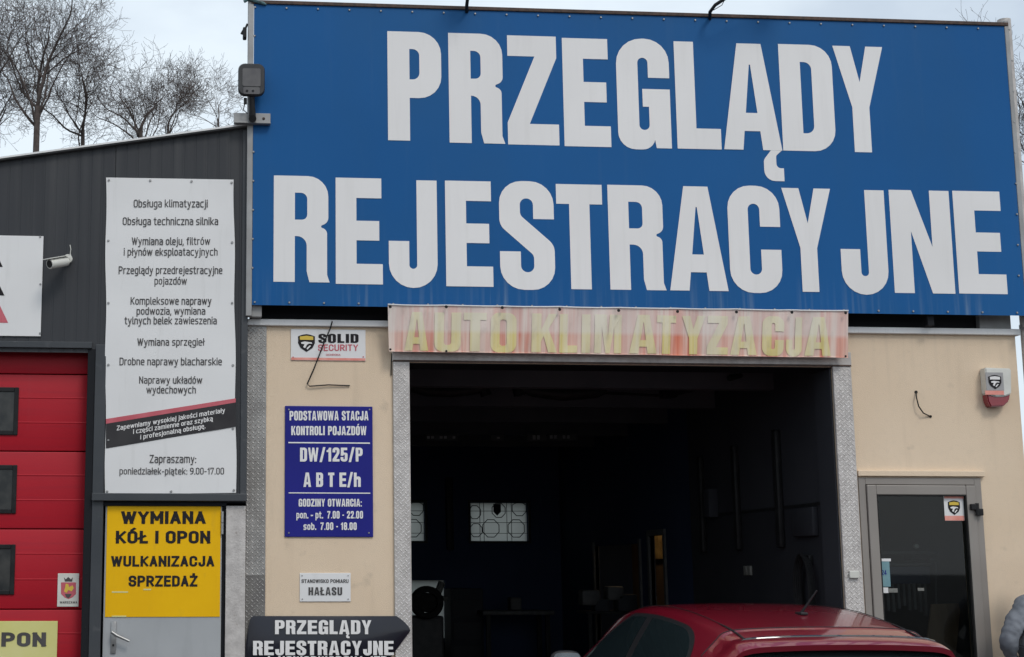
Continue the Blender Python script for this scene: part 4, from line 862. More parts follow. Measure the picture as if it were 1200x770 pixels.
font_line(tx, 'i części zamienne oraz szybką', 156, 249.3, 503, 508.6, YS-.0055, .15, x1y=493.2)
font_line(tx, 'i profesjonalną obsługę.', 164.4, 240.7, 509.5, 515, YS-.0055, .15, x1y=501.8)
screws(sg, [(127.5,211),(176,211.5),(224.5,212.5),(271.5,214),(127,282),(272,284),(127,355),(272,355),(127,427.5),(273,428),(127,516),(273,502),(125.5,576),(200.5,576),(274,574.5)], YS-.004, .009, M['steel'], 'eyelet')

# cut-off sign at the far left
sl = empty('edge_sign', P(20, 335, YS), 'white sign cut by the left frame edge, black and red letters', 'sign')
plate('sheet', -150, 49.3, 275, 393, YS, M['white_sheet'], sl)
tx = MB(); poster(tx, 'A', [(-39,3.6)], YS-.002, (288,312.5)); poster(tx, 'A', [(-39,5.6)], YS-.002, (321,346)); tx.build('lettering', M['print_black'], sl)
tx = MB(); poster(tx, 'A', [(-38,10)], YS-.002, (351,378)); tx.build('lettering', M['print_red'], sl)
screws(sl, [(47,277.5),(47.3,333),(47,390.5)], YS-.002, .008, M['steel'])

# yellow tyre sign on the side door
ys = empty('tyre_sign', P(190, 655, YD), 'yellow sign about wheels and tyres on the grey side door', 'sign')
Y1 = YD-.005
plate('sheet', 124.3, 258.3, 592, 723, Y1, M['yellow'], ys, .004, .001)
tx = (ys, M['print_black'])
for s_, x0, x1, t_, b_ in (('WYMIANA',141.8,240.9,599,614),('KÓŁ I OPON',135.6,246.3,622,637),('WULKANIZACJA',130,251,651.4,664),('SPRZEDAŻ',150.6,231.3,674.5,687.4)):
    font_line(tx, s_, x0, x1, t_, b_, Y1-.002, .205, gap=.09)
tx = MB()
for x0, x1, t_ in ((131,150,693),(168,177,690),(131,148,721.5)): prect(tx, x0, x1, t_, t_+1.6, Y1-.0015, Y1-.0002)
tx.build('tape_scrap', M['pale_yellow'], ys)

# pale yellow sign on the red gate
y2 = empty('pale_sign', P(30, 750, YG), 'pale yellow sign with black capitals low on the red gate', 'sign')
plate('sheet', -110, 66.8, 728, 790, YG-.012, M['pale_yellow'], y2, .008)
tx = MB(); font_line(tx, 'OPON', -17, 53.7, 741, 757.8, YG-.0145, .22); tx.build('lettering', M['print_dark'], y2)
# small emblem sticker on the red gate
es = empty('emblem_sticker', P(79, 692, YG), 'small white sticker with red crest on the red gate', 'sticker')
YE = YG-.009
plate('sheet', 67.3, 92.3, 672, 711, YE, M['plastic_white'], es, .005, .004)
mb = MB(); q = lambda x, y, dy=.0015: P(x, y, YE-dy)
mb.add([q(71.5,682.5),q(89,682.5),q(89,696),q(85,700),q(80.2,702),q(75.5,700),q(71.5,696)], [(6,5,4,3,2,1,0)], 0)
mb.add([q(75,676.5),q(77,679),q(80,676),q(83,679),q(85.5,676.5),q(84.5,681.5),q(76,681.5)], [(6,5,4,3,2,1,0)], 1)
mb.add([q(77,684,.003),q(80,684.5,.003),q(81,688,.003),q(85,686,.003),q(86.5,689,.003),q(84,693,.003),q(80,691.5,.003),q(78,695,.003),q(75,693,.003),q(76.5,688,.003)], [tuple(range(9,-1,-1))], 2)
mb.add([q(76,696,.003),q(84,696,.003),q(82,699.5,.003),q(80,701,.003),q(77.5,699.5,.003)], [(4,3,2,1,0)], 1)
mb.build('crest', [M['print_red'], M['print_dark'], M['gold']], es)
tx = MB(); font_line(tx, 'WARSZAWA', 70, 90.5, 704.5, 707.3, YE-.0015, .16); tx.build('lettering', M['print_dark'], es)

# ================================================================== SIGNS ON THE GARAGE WALL
s1_ = empty('security_sign', P(385, 404), 'white security firm sign with black and red letters and a shield', 'sign')
plate('sheet', 340.8, 428.5, 386, 422.7, -.008, M['white_sheet'], s1_)
prt = MB(); prect(prt, 341.2, 428.2, 419.4, 422.3, -.0095, -.0081); prt.build('red_strip', M['label_pink'], s1_)
tx = MB(); poster_line(tx, 'SOLID', 373.2, 420.2, 391.3, 401.8, -.0105, .09, t=.2); tx.build('lettering', M['print_black'], s1_)
tx = (s1_, M['print_red']); font_line(tx, 'SECURITY', 372.8, 419.6, 403.6, 411.2, -.0105, .15); font_line(tx, 'OCHRONA', 382, 399, 414.6, 417, -.0105, .12)
shield(s1_, 349.4, 369, 391, 412.5, -.009)
screws(s1_, [(343.5,418.5),(425.8,418.2)], -.009, .005, M['print_red'])

s2_ = empty('station_sign', P(385, 552), 'dark blue vehicle inspection station sign with opening hours', 'sign')
plate('sheet', 333.8, 437, 476, 629.3, -.012, M['sign_blue'], s2_, .012, .003)
tx = (s2_, M['white_print']); Y3 = -.0145
poster_line(tx, 'PODSTAWOWA STACJA', 339.3, 431.8, 481.6, 492.6, Y3); poster_line(tx, 'KONTROLI POJAZDÓW', 341.3, 429.4, 499.3, 510, Y3)
rl = MB(); prect(rl, 338, 433.6, 518.3, 519.7, Y3, Y3+.001); rl.build('ruled_line', M['white_print'], s2_)
poster_line(tx, 'DW/125/P', 351.6, 425, 524.6, 540.9, Y3)
poster_line(tx, 'A B T E/h', 355.6, 422.8, 553.8, 570.6, Y3, .06)
rl = MB(); prect(rl, 338.3, 433.9, 577.2, 578.4, Y3, Y3+.001); rl.build('ruled_line', M['white_print'], s2_)
poster_line(tx, 'GODZINY OTWARCIA:', 350, 424, 584.6, 593.6, Y3)
font_line(tx, 'pon. - pt.', 347.3, 378.6, 599.2, 607.6, Y3, .19); poster_line(tx, '7.00 - 22.00', 383.5, 425.4, 598.9, 607.6, Y3, .1)
font_line(tx, 'sob.', 355.6, 370.5, 612.6, 621, Y3, .19); poster_line(tx, '7.00 - 18.00', 375.5, 418, 612.3, 621, Y3, .1)
screws(s2_, [(338.5,624.5),(432.3,624.5),(338.5,480),(433,480)], -.0125, .007)

s3_ = empty('noise_sign', P(381, 688), 'small white sign reading with dark capitals on beige wall below the blue sign', 'sign')
s3_['label'] = 'small white noise measuring sign on the beige wall below the blue sign'
plate('sheet', 351.3, 411, 671.5, 705, -.008, M['white_sheet'], s3_)
tx = MB(); font_line(tx, 'STANOWISKO POMIARU', 353.3, 408.4, 678.8, 683.2, -.0105, .17); poster_line(tx, 'HAŁASU', 361.5, 401, 688.2, 697.6, -.0105, .1); tx.build('lettering', M['print_dark'], s3_)
screws(s3_, [(354,674.5),(408,674.5),(354.3,702),(408,702)], -.009, .0045)

# glossy dark banner shaped like a flag at the bottom
s4_ = empty('arrow_sign', P(385, 760), 'glossy black bulging sign with white capitals under the beige wall panel', 'sign')
def bx_edge(t):                                   # t 0..1 downwards -> left/right pixel edges and y
    y = 722+t*66
    xl = 293.5-6.5*min(1,t*1.6)-(0 if t > .06 else -3*(1-t/.06))
    if t < .27: xr = 465+16*math.sin(t/.27*math.pi/2)
    else: xr = 481-(t-.27)/.73*36
    return xl, xr, y
pm = MB(); n1, n2 = 40, 26
def bulge(u, v): return -.035-.030*math.sin(math.pi*min(1,max(0,v)))**.8*(math.sin(math.pi*u)**.6)
for i in range(n1+1):
    for j in range(n2+1):
        u, v = i/n1, j/n2; xl, xr, y = bx_edge(v); p = P(xl+(xr-xl)*u, y, -.05); p.y = bulge(u, v); pm.v.append(p)
for i in range(n1):
    for j in range(n2):
        q = i*(n2+1)+j; pm.f.append((q, q+1, q+n2+2, q+n2+1)); pm.m.append(0)
M['gloss_black'] = mat('gloss_black', (.010,.011,.022), (.014,.014,.020), 2, .2, coat=.25, spec=.35)
pm.build('shell', M['gloss_black'], s4_, smooth=True)
tx = (s4_, M['white_print']); poster_line(tx, 'PRZEGLĄDY', 322.3, 435.2, 726.8, 743.2, -.070); poster_line(tx, 'REJESTRACYJNE', 296.5, 461.5, 751, 767.8, -.070)
font_line(tx, 'ul. NOWODWORSKA 17B', 306, 454, 769, 777, -.070, .19)

# cables
cb = MB(); cb.tube([P(389.4,376.6,-.055), P(387,385,-.03), P(380,401,-.022), P(368,432,-.02), P(360,450,-.02), P(363,452.6,-.018), P(385,451,-.016), P(410,452,-.01)], .005, 6)
c1 = cb.build('wall_cable', M['black'], None, base=P(389,377)); tag(c1, 'thin black cable hanging over the security sign in a bent loop', 'cable')
cb = MB(); cb.tube([P(1073.5,459.5,-.004), P(1074,466,-.03), P(1076.5,476,-.035), P(1082,484,-.03), P(1090,488,-.004)], .005, 6)
cb.tube([P(1073.5,459.5,.0), P(1073.5,459.5,-.006)], .012, 8); cb.tube([P(1090.5,488,.0), P(1090.5,488,-.006)], .010, 8)
c2 = cb.build('wall_cable', M['rubber'], None, base=P(1074,460)); tag(c2, 'short dark cable stub curling out of the beige wall right of the gateway', 'cable')
cb = MB(); cb.tube([P(459,414,-.01), P(458.6,424,-.012), P(458.2,440,-.01)], .004, 5)
tag(cb.build('wall_cable', M['rubber'], None, base=P(459,414)), 'tiny dark cable end dangling at the top left corner of the gateway', 'cable')

# alarm siren
al = empty('alarm_siren', P(1162, 455), 'white and dark red alarm siren box on the beige wall', 'alarm')
def slab(prof_px, y0, y1, m, name, b=.008):
    pts = [P(x, y) for x, y in prof_px]; mb = MB(); mb.prism([(p.x, p.z) for p in pts][::-1], y0, y1)
    bm = bmesh.new(); vs = [bm.verts.new(v) for v in mb.v]; [bm.faces.new([vs[i] for i in f_]) for f_ in mb.f]
    bmesh.ops.recalc_face_normals(bm, faces=bm.faces[:]); bmesh.ops.bevel(bm, geom=bm.edges[:], offset=b, segments=2, affect='EDGES')
    bm.verts.index_update(); o = MB(); o.add([v.co.copy() for v in bm.verts], [[v.index for v in f_.verts] for f_ in bm.faces]); bm.free(); return o.build(name, m, al, smooth=True)
slab([(1147.5,432.5),(1178,433.5),(1178.5,463),(1171,466),(1160,466.5),(1150,463)], -.085, -.0, M['plastic_white'], 'casing')
slab([(1150.5,462.5),(1160,466),(1171,465.5),(1178,462),(1176.5,471),(1170,477.5),(1155,478),(1151.5,471)], -.075, -.002, M['siren_red'], 'beacon')
mb = MB(); prect(mb, 1154.5, 1176.5, 457.8, 462.6, -.0875, -.0865); mb.build('label_strip', M['label_pink'], al)
mb = MB(); prect(mb, 1155.5, 1176, 436.5, 457.5, -.087, -.0862); mb.build('label_plate', M['label_grey'], al)
shield(al, 1158, 1174, 439, 456, -.089, band=False)

# floodlight with its bracket
fl = empty('floodlight', P(296, 139, YB), 'grey floodlight on a short arm bolted to a bracket at the board corner', 'lamp')
YFl = -.23
mb = MB(); a = P(274,139,YFl+.07); c_ = P(317,139,YFl+.07); z0 = P(296,146,YFl+.07).z; z1 = P(296,132.5,YFl+.07).z
mb.bbox(a.x, c_.x, YFl+.07, YFl+.085, z0, z1, .003); mb.bbox(a.x, c_.x, YFl+.035, YFl+.07, z0, z0+.012, .003); mb.build('bracket', M['grey_post'], fl)
def rr(x0, x1, y0, y1, r, Y):                       # rounded rectangle outline
    a = P(x0, y1, Y); b = P(x1, y0, Y); return fillet([(a.x,a.z,r),(b.x,a.z,r),(b.x,b.z,r),(a.x,b.z,r)], 5)
o1_ = rr(278.8,310.3,76,113,.05,YFl); mb = MB(); n = len(o1_); cx = sum(p[0] for p in o1_)/n; cz = sum(p[1] for p in o1_)/n
rings = [(.93,YFl-.030),(1,YFl-.018),(1,YFl+.0),(.9,YFl+.025),(.6,YFl+.045)]
for k, y in rings: mb.v += [Vector((cx+(x-cx)*k, y, cz+(z-cz)*k)) for x, z in o1_]
for r in range(4):
    for i in range(n): mb.f.append((r*n+i, (r+1)*n+i, (r+1)*n+(i+1)%n, r*n+(i+1)%n)); mb.m.append(0)
mb.f.append(tuple(range(n-1,-1,-1))); mb.m.append(0); mb.f.append(tuple(4*n+i for i in range(n))); mb.m.append(0)
mb.f = [f_[::-1] for f_ in mb.f]
mb.build('housing', M['plastic_grey'], fl, smooth=True)
def panel(pts, Y, th, name, m):
    m2 = MB(); m2.prism(pts, Y-th, Y); m2.build(name, m, fl)
panel(rr(284,305.5,80.5,101,.012,YFl-.031), YFl-.0305, .004, 'lens', M['lens'])
panel(rr(285,304.5,102.3,110,.012,YFl-.031), YFl-.0305, .003, 'sensor_window', M['lens'])
mb = MB(); 
for x in (289.5, 296.5): mb.tube([P(x,106.5,YFl-.033), P(x,106.5,YFl-.038)], .009, 8)
mb.build('sensor_dot', M['plastic_grey'], fl)
mb = MB(); mb.tube([P(295,112,YFl+.01), P(295.3,124,YFl+.02), P(296,139,YFl+.04)], [.022,.022,.026], 10); mb.tube([P(296,139,YFl+.0), P(296,139,YFl+.07)], .028, 12); mb.tube([P(287.5,115,YFl+.01),P(287.5,122,YFl+.01)], .012, 8)
mb.tube([P(287,121,YFl+.01), P(285,129,YFl+.02), P(290,133,YFl+.03)], .004, 5); mb.build('arm', M['black'], fl, smooth=True)
screws(fl, [(309,139)], YFl+.069, .011, M['rust'], 'bolt')
# dark fitting and cap at the head of the left post
pf = MB(); pf.bbox(P(284.5,38,YB).x, P(289,38,YB).x, YB-.03, YB+.03, P(287,46,YB).z, P(287,33,YB).z, .008); pf.tube([P(290,28,YB), P(286.5,36,YB)], .008, 6)
pf.tube([P(283,40,YB),P(287,33,YB)], .010, 6)
tag(pf.build('cable_clamp', M['black'], None, base=P(287,40,YB)), 'small dark cable clamp on the left side of the board post', 'clamp')
pc = MB(); pc.tube([P(286,2,YB-.01), P(291,-1,YB-.01), P(299,1,YB-.01), P(309,4,YB-.01), P(312,5.5,YB-.01)], [.012,.014,.016,.012,.006], 8)
tag(pc.build('cable_bundle', mat('teal_cover', (.10,.22,.24), (.03,.05,.05), 20, .6), None, base=P(295,0,YB)), 'greenish wrapped cable bundle on top of the board post', 'cable')

# cctv camera
cc = empty('security_camera', P(68, 307, YF), 'small white bullet camera on the dark cladding', 'camera')
mb = MB(); a = P(80,304,YF); mb.tube([(a.x,YF,a.z),(a.x,YF-.03,a.z)], .032, 14); mb.tube([(a.x,YF-.03,a.z),(a.x-.02,YF-.09,a.z-.008)], .014, 10); mb.build('mount', M['plastic_white'], cc, smooth=True)
mb = MB(); p0 = P(79,306,YF-.1); p1 = P(58,309.5,YF-.22); d = (p1-p0).normalized(); mb.tube([p0, p0+d*.01, p1-d*.005, p1], [.024,.034,.036,.033], 16); mb.build('body', M['plastic_white'], cc, smooth=True)
mb = MB(); mb.tube([p1-d*.004, p1+d*.002], .027, 14); mb.build('lens', M['black'], cc, smooth=True)
mb = MB(); up = Vector((0,0,.041)); side = d.cross(Vector((0,0,1))).normalized()*.037
mb.add([p0-side+up*.9, p0+side+up*.9, p1+d*.03+side+up*.9, p1+d*.03-side+up*.9, p0-side+up*1.05, p0+side+up*1.05, p1+d*.03+side+up*1.05, p1+d*.03-side+up*1.05, ], [(0,3,2,1),(4,5,6,7),(0,1,5,4),(1,2,6,5),(2,3,7,6),(3,0,4,7)]); mb.build('sun_shield', M['plastic_white'], cc)
MB().tube([P(82,300,YF-.004), P(83,292,YF-.006), P(82,287,YF-.002)], .003, 5).build('cable', M['plastic_white'], cc)

# stickers on the glass door (in front of the pane)
YQ = -.001+.008
def sticker(name, x0, x1, y0, y1, m, label): 
    e = empty(name, P((x0+x1)/2, (y0+y1)/2, YQ), label, 'sticker'); plate('sheet', x0, x1, y0, y1, YQ-.003, m, e, .002, .0005); return e
e = sticker('door_sticker', 1106.5, 1129.5, 581, 610.2, M['white_sheet'], 'white security sticker with red edges, top right of glass door')
mb = MB(); prect(mb, 1106.7, 1129.3, 581.2, 584.2, YQ-.0045, YQ-.0035); prect(mb, 1107.3, 1130, 604.4, 610, YQ-.0045, YQ-.0035); mb.build('red_strip', M['label_pink'], e)
shield(e, 1110.5, 1125.5, 586, 603.5, YQ-.0035)
e = sticker('door_sticker', 1032, 1043, 657.5, 687.5, M['sticker_blue'], 'pale blue tall sticker at the left side of the glass door')
mb = MB(); font_line(mb, '24', 1033.3, 1039, 668, 674, YQ-.0045, .15); mb.build('lettering', M['sign_blue'], e)
mb = MB(); prect(mb, 1032, 1044, 654.6, 657.8, YQ-.0045, YQ-.0035); mb.build('torn_edge', M['white_sheet'], e)
sticker('door_sticker', 1033, 1041, 688.5, 695, M['white_sheet'], 'small white sticker under the pale blue one on the glass door')
sticker('door_sticker', 1041.5, 1052, 689.5, 694.5, M['dim_light'], 'small grey sticker beside the white one low on the glass door')
sticker('door_sticker', 1075.5, 1083, 689, 692.5, M['dim_light'], 'tiny pale label near the middle of the glass door')
bxs = MB(); prect(bxs, 996, 1007.5, 669, 677.5, -.05, -.026, b=.004); k = bxs.build('push_button', M['plastic_white'], None, base=P(1001,673)); tag(k, 'small cream push button box on the right gateway jamb', 'switch')

# things behind the glass door
YI = .9
o = empty('leaning_board', P(1105, 770, .6), 'brown board leaning behind the glass door', 'board')
a, b, c, d = P(1092,708,.62), P(1126,707,.62), P(1117,800,.5), P(1080,800,.5)
th = Vector((0,.02,0)); mb = MB(); mb.add([d,c,b,a,d+th,c+th,b+th,a+th], [(0,1,2,3),(7,6,5,4),(0,4,5,1),(1,5,6,2),(2,6,7,3),(3,7,4,0)]); mb.build('board', M['brown_board'], o)
o = empty('office_counter', P(1080, 720, 1.2), 'dim counter with shelf behind the glass door', 'counter')
mb = MB(); prect(mb, 1028, 1140, 646, 649.5, YI, YI+.3); mb.build('shelf', M['shop_item'], o)
mb = MB(); prect(mb, 1028, 1092, 660, 662.5, YI+.02, YI+.32); mb.build('shelf', M['shop_item'], o)
mb = MB(); prect(mb, 1042, 1090, 664, 684, YI+.05, YI+.3); mb.build('front_board', mat('dim_navy', (.03,.045,.08), (.04,.055,.09), 5, .6), o)
mb = MB()
for i in range(9): prect(mb, 1033+i*6.3, 1036.2+i*6.3, 684, 716+random.uniform(-6,6), YI+.06, YI+.09)
mb.build('slat_panel', M['shop_item'], o)
mb = MB(); prect(mb, 1068, 1086, 650, 657, YI-.02, YI+.1); mb.build('printer', M['black'], o)
for (x0, x1, y0, y1) in ((1089,1108,608,634),(1054,1061,607,646),(1117,1128,612,628)):
    mb = MB(); prect(mb, x0, x1, y0, y1, 1.9, 1.91); k = mb.build('notice', M['shop_item'], None, base=P(x0,y0,1.9)); tag(k, {1089:'dim paper notice seen through glass door, centre right', 1054:'narrow dim poster strip seen through glass door', 1117:'faint notice seen through glass door, rightmost'}[x0], 'notice')
lp = P(1074.5,640,.8); mb = MB(); mb.tube([(lp.x,.8,lp.z),(lp.x,.83,lp.z)], .018, 12); k = mb.build('round_light', M['plastic_white'], None, base=lp); tag(k, 'small round white light seen through the glass door, put in as a white disc', 'light')  # round light behind the glass, put in as a plain white disc
for x in (1088, 1093):
    pass
mb = MB(); mb.tube([P(1091,655,.8), P(1097,660,.8), P(1097,700,.8), P(1098,740,.8)], .008, 6); tag(mb.build('stand_pipe', M['shop_item'], None, base=P(1097,740,.8)), 'thin pale pipe seen through the glass door', 'pipe')

# ================================================================== INSIDE THE GARAGE
def thing1(name, mb, m, label, cat, base, group=None, smooth=True):
    k = mb.build(name, m, None, base=base, smooth=smooth); return tag(k, label, cat, group)
Yh = 2.0
mb = MB(); mb.tube([P(480,452,Yh),P(500,458,Yh),P(530,459,Yh),P(556,456,Yh),P(572,450,Yh)], .05, 10); mb.tube([P(565,446,Yh),P(570,464,Yh)], .05, 8)
thing1('exhaust_hose', mb, M['black'], 'black hose hanging below the ceiling, left of the pair', 'hose', P(530,459,Yh), 'hoses under the garage ceiling')
mb = MB(); mb.tube([P(606,452,Yh),P(625,458,Yh),P(660,462,Yh),P(700,459,Yh),P(709,456,Yh)], [.05,.055,.06,.055,.04], 10); mb.tube([P(604,444,Yh),P(609,464,Yh)], .05, 8)
thing1('exhaust_hose', mb, M['black'], 'black hose hanging below the ceiling, right of the pair', 'hose', P(660,462,Yh), 'hoses under the garage ceiling')
mb = MB(); mb.tube([P(480,438,Yh-.1),P(960,441,Yh-.1)], .02, 6)
for x in (500,556,655,735): mb.bbox(P(x,440,Yh-.1).x, P(x+10,440,Yh-.1).x, Yh-.14, Yh-.06, P(x,443,Yh-.1).z, P(x,437,Yh-.1).z, .006)
thing1('ceiling_rail', mb, M['dim_grey'], 'dim rail running across under the garage ceiling', 'rail', P(700,440,Yh))
mb = MB(); mb.tube([P(700,460,Yh+.3),P(782,464,Yh+.3)], .012, 6); mb.tube([P(780,460,2.2),P(830,450,1.6),P(868,440,1.0)], [.05,.035,.02], 8)
mb.bbox(P(776,460,2.2).x, P(792,460,2.2).x, 2.15, 2.3, P(780,466,2.2).z, P(780,450,2.2).z, .01)
thing1('gate_drive', mb, M['black'], 'black gate motor and arm under the ceiling at right', 'motor', P(784,460,2.2))
for (x0, x1, t_, b_, lb) in ((499,537,509,516,'faint lettered plate hanging in the dark garage, leftmost'),(576,590,510,516,'small faint plate hanging in the dark garage, second from left'),(618,640,508,517,'faint lettered plate hanging in the dark garage, third from left'),(643,676,508,516,'faint lettered plate hanging in the dark garage, rightmost')):
    e = empty('bay_plate', P((x0+x1)/2, 512, 5.3), lb, 'sign', 'plates hanging across the dark garage')
    mb = MB(); prect(mb, x0, x1, t_, b_, 5.3, 5.33); mb.build('plate', M['dim_grey'], e)
    mb = MB(); n = int((x1-x0)/5)
    for i in range(n): 
        if (i*7+x0) % 3: prect(mb, x0+1.5+i*5, x0+4.6+i*5, t_+2, b_-2, 5.29, 5.298)
    mb.build('lettering', M['label_grey'], e)
# wall posts on the right inner wall: dark vertical trunking
for (x0, x1, t_, b_, Yp, lb) in ((917,929,503,642,1.1,'tall dark wall post nearest the gateway on the inner right wall'),(842,853,521,645,2.05,'tall dark wall post in the middle of the inner right wall'),(785,792,534,648,2.95,'tall dark wall post deepest in the garage on the right')):
    z1 = P(x0,t_,Yp).z; z0 = P(x0,b_,Yp).z; mb = MB(); mb.bbox(IX-.055, IX-.0, Yp, Yp+.09, z0, z1, .02)
    thing1('wall_post', mb, M['black'], lb, 'post', (IX-.05, Yp, z0), 'wall posts in the garage')
mb = MB(); z0 = P(520,645,BW).z; mb.bbox(P(522,600,BW).x, P(530,600,BW).x, BW-.1, BW-.0, z0, P(520,560,BW).z, .02)
thing1('wall_post', mb, M['black'], 'thin dark post on the rear garage wall between the windows', 'post', P(526,645,BW), 'wall posts in the garage')
mb = MB(); mb.bbox(IX-.09, IX-.0, 2.62, 2.78, 2.14, 2.40, .01); thing1('wall_box', mb, M['dark_wall'], 'small grey box on the inner right wall line', 'box', (IX,2.7,2.14))
for dy in (0, .09):
    mb = MB(); mb.bbox(IX-.02, IX-.0, 1.86+dy, 1.93+dy, 1.62, 1.70, .004); thing1('wall_socket', mb, M['dim_light'], 'tiny pale socket on the inner right wall, %s' % ('left one' if dy else 'right one'), 'socket', (IX,1.9+dy,1.62), 'sockets on the inner right wall')
# coiled air hose near the gateway jamb
mb = MB()
for k in range(4):
    pts = [(IX-.05-.012*k, .62+.13*math.cos(a*math.pi/12)*(1+.04*k), 1.52+.24*math.sin(a*math.pi/12)*(1+.03*k)) for a in range(25)]; mb.tube(pts, .014, 6, cap=False)
mb.bbox(IX-.04, IX, .58, .66, 1.7, 1.78, .01)
thing1('coiled_hose', mb, M['black'], 'black coiled hose hung on the inner wall by the right jamb', 'hose', (IX,.62,1.3))
mb = MB(); mb.bbox(IX-.05, IX-.0, .45, .85, 1.92, 2.14, .01); thing1('wall_cabinet', mb, M['dark_wall_low'], 'dark small cabinet above the coiled hose', 'cabinet', (IX,.6,1.9))
# lit store: lamp and shelf
mb = MB(); lx = IX+.92; mb.bbox(lx-.01, lx+.02, 6.9, 8.1, 1.80, 2.10, .01)  # ochre panel added to show as warm light in the doorway
k = mb.build('warm_light_panel', M['warm_lit'] if 'warm_lit' in M else mat('warm_light_ochre', (.55,.38,.15), (.25,.15,.06), 7, .7), None, base=(lx,7.4,1.7)); tag(k, 'ochre panel painted as warm light, seen through the inner doorway', 'light panel')
lamp_e = empty('store_lamp', (IX+.5, 6.8, 2.6), 'warm lamp on the ceiling of the lit store', 'lamp')
MB().bbox(IX+.42, IX+.58, 6.5, 7.1, 2.62, 2.66, .01).build('lamp_shade', emit('warm_tube', (1,.72,.4), 6), lamp_e)
# machines by the rear wall
ym = BW-1.1
def tyre(name, c, r, half, label, axis='Y', group='tyres in the garage'):
    e = empty(name, (c[0], c[1], c[2]-r), label, 'tyre', group)
    MB().ring(c, r*.62, r, half, axis, 30).build('tread', M['rubber'], e, smooth=True); MB().ring(c, r*.02, r*.60, half*.6, axis, 20).build('rim', M['rubber'], e, smooth=True)
c = P(500, 706, ym); tyre('spare_tyre', (c.x, c.y, c.z), .20, .09, 'tyre on a machine against the pale rear window')
c = P(488, 690, ym)
e = empty('tyre_machine', (c.x, ym+.3, .012), 'tyre fitting machine in the far left of the garage', 'machine')
mb = MB(); mb.bbox(c.x-.3, c.x+.35, ym+.1, ym+.5, .012, P(500,722,ym).z, .03); mb.build('base', M['dim_grey'], e)
mb = MB(); a_ = P(505,716,ym+.3); b_ = P(518,682,ym+.3); mb.tube([a_, b_], .045, 8); mb.build('arm', M['dim_light'], e); mb = MB(); mb.tube([P(512,700,ym+.3), P(524,702,ym+.3)], .03, 8); mb.build('turntable', M['dim_light'], e)
c = P(556, 700, ym+.5); e = empty('tool_cabinet', (c.x, ym+.6, .012), 'dark tool cabinet at the rear of the garage', 'cabinet')
MB().bbox(P(528,700,ym+.4).x, P(566,700,ym+.4).x, ym+.4, ym+.9, .012, P(540,690,ym+.4).z, .01).build('body', M['dark_wall'], e)
for k in range(4): MB().bbox(P(530,700,ym+.4).x, P(564,700,ym+.4).x, ym+.385, ym+.4, .25+k*.28, .47+k*.28, .008).build('drawer', M['dark_wall_low'], e)
e = empty('workbench', P(600, 760, ym), 'dark workbench with a vice at the rear of the garage', 'workbench')
z = P(600,716,ym).z; x0, x1 = P(566,716,ym).x, P(650,716,ym).x; MB().bbox(x0, x1, ym, ym+.6, z-.05, z, .008).build('top', M['dim_grey'], e)
for xx in (x0+.05, x1-.1):
    for yy in (ym+.04, ym+.5): MB().box(xx, xx+.05, yy, yy+.05, .012, z-.05).build('leg', M['black'], e)
MB().bbox((x0+x1)/2-.08, (x0+x1)/2+.06, ym+.1, ym+.3, z, z+.16, .02).build('vice', M['dim_grey'], e)
# clutter in the office opening of the partition
for i, (x, y, r) in enumerate(((693,700,.10),(706,709,.08),(722,695,.09),(736,706,.11))):
    Yc = 5.6; p = P(x, y, Yc); mb = MB(); mb.bbox(p.x-r, p.x+r, Yc, Yc+.2, p.z-r*.9, p.z+r*.8, .02)
    thing1('storage_box', mb, M['dim_grey'] if i % 2 == 0 else M['dark_wall'], ['pale small box on the dark shelf, leftmost','dim grey box on the dark shelf, second from left','pale box on the dark shelf, third from left','dim grey box on the dark shelf, rightmost'][i], 'box', p, 'boxes on the shelf in the dark garage')
zs_ = P(720,716,5.55).z; e = empty('shelf_rack', P(715,716,5.55), 'dark rack carrying boxes at the back right of the garage', 'shelf'); MB().bbox(P(686,716,5.55).x, P(748,716,5.55).x, 5.5, 5.95, zs_-.03, zs_, .004).build('shelf', M['black'], e)
for xx in (P(688,716,5.55).x, P(745,716,5.55).x): MB().box(xx, xx+.04, 5.5, 5.54, .012, zs_-.03).build('leg', M['black'], e)

# neighbour edge right of the garage: pale pipe
dp = empty('drainpipe', (XR+.09, -.02, 0), 'pale metal drainpipe at the right end of the beige wall', 'pipe')
MB().tube([(XR+.09,-.02,.1),(XR+.09,-.02,5.9)], .05, 14).build('pipe', M['hammered'], dp, smooth=True)
for z in (.8, 2.2, 3.45): MB().tube([(XR+.09,-.02,z),(XR+.09,-.02,z+.04)], .056, 14).build('pipe_clamp', M['grey_post'], dp, smooth=True)

# ================================================================== CAR
CX, CY0 = 3.330, -3.30
def lerp_t(tab, s):
    if s <= tab[0][0]: return tab[0][1]
    for k in range(len(tab)-1):
        a, b = tab[k], tab[k+1]
        if s <= b[0]:
            t = (s-a[0])/(b[0]-a[0])
            m0 = (b[1]-tab[max(k-1,0)][1])/(b[0]-tab[max(k-1,0)][0]); m1 = (tab[min(k+2,len(tab)-1)][1]-a[1])/(tab[min(k+2,len(tab)-1)][0]-a[0]); h = b[0]-a[0]
            return (2*t**3-3*t*t+1)*a[1]+(t**3-2*t*t+t)*h*m0+(-2*t**3+3*t*t)*b[1]+(t**3-t*t)*h*m1
    return tab[-1][1]
ZR = [(0,.60),(.05,.92),(.12,1.00),(.22,1.12),(.36,1.275),(.46,1.315),(.70,1.365),(1.1,1.42),(1.5,1.45),(1.9,1.455),(2.25,1.435),(2.55,1.385),(2.8,1.28),(3.3,1.02),(3.7,.95),(4.0,.86),(4.2,.70),(4.28,.52)]
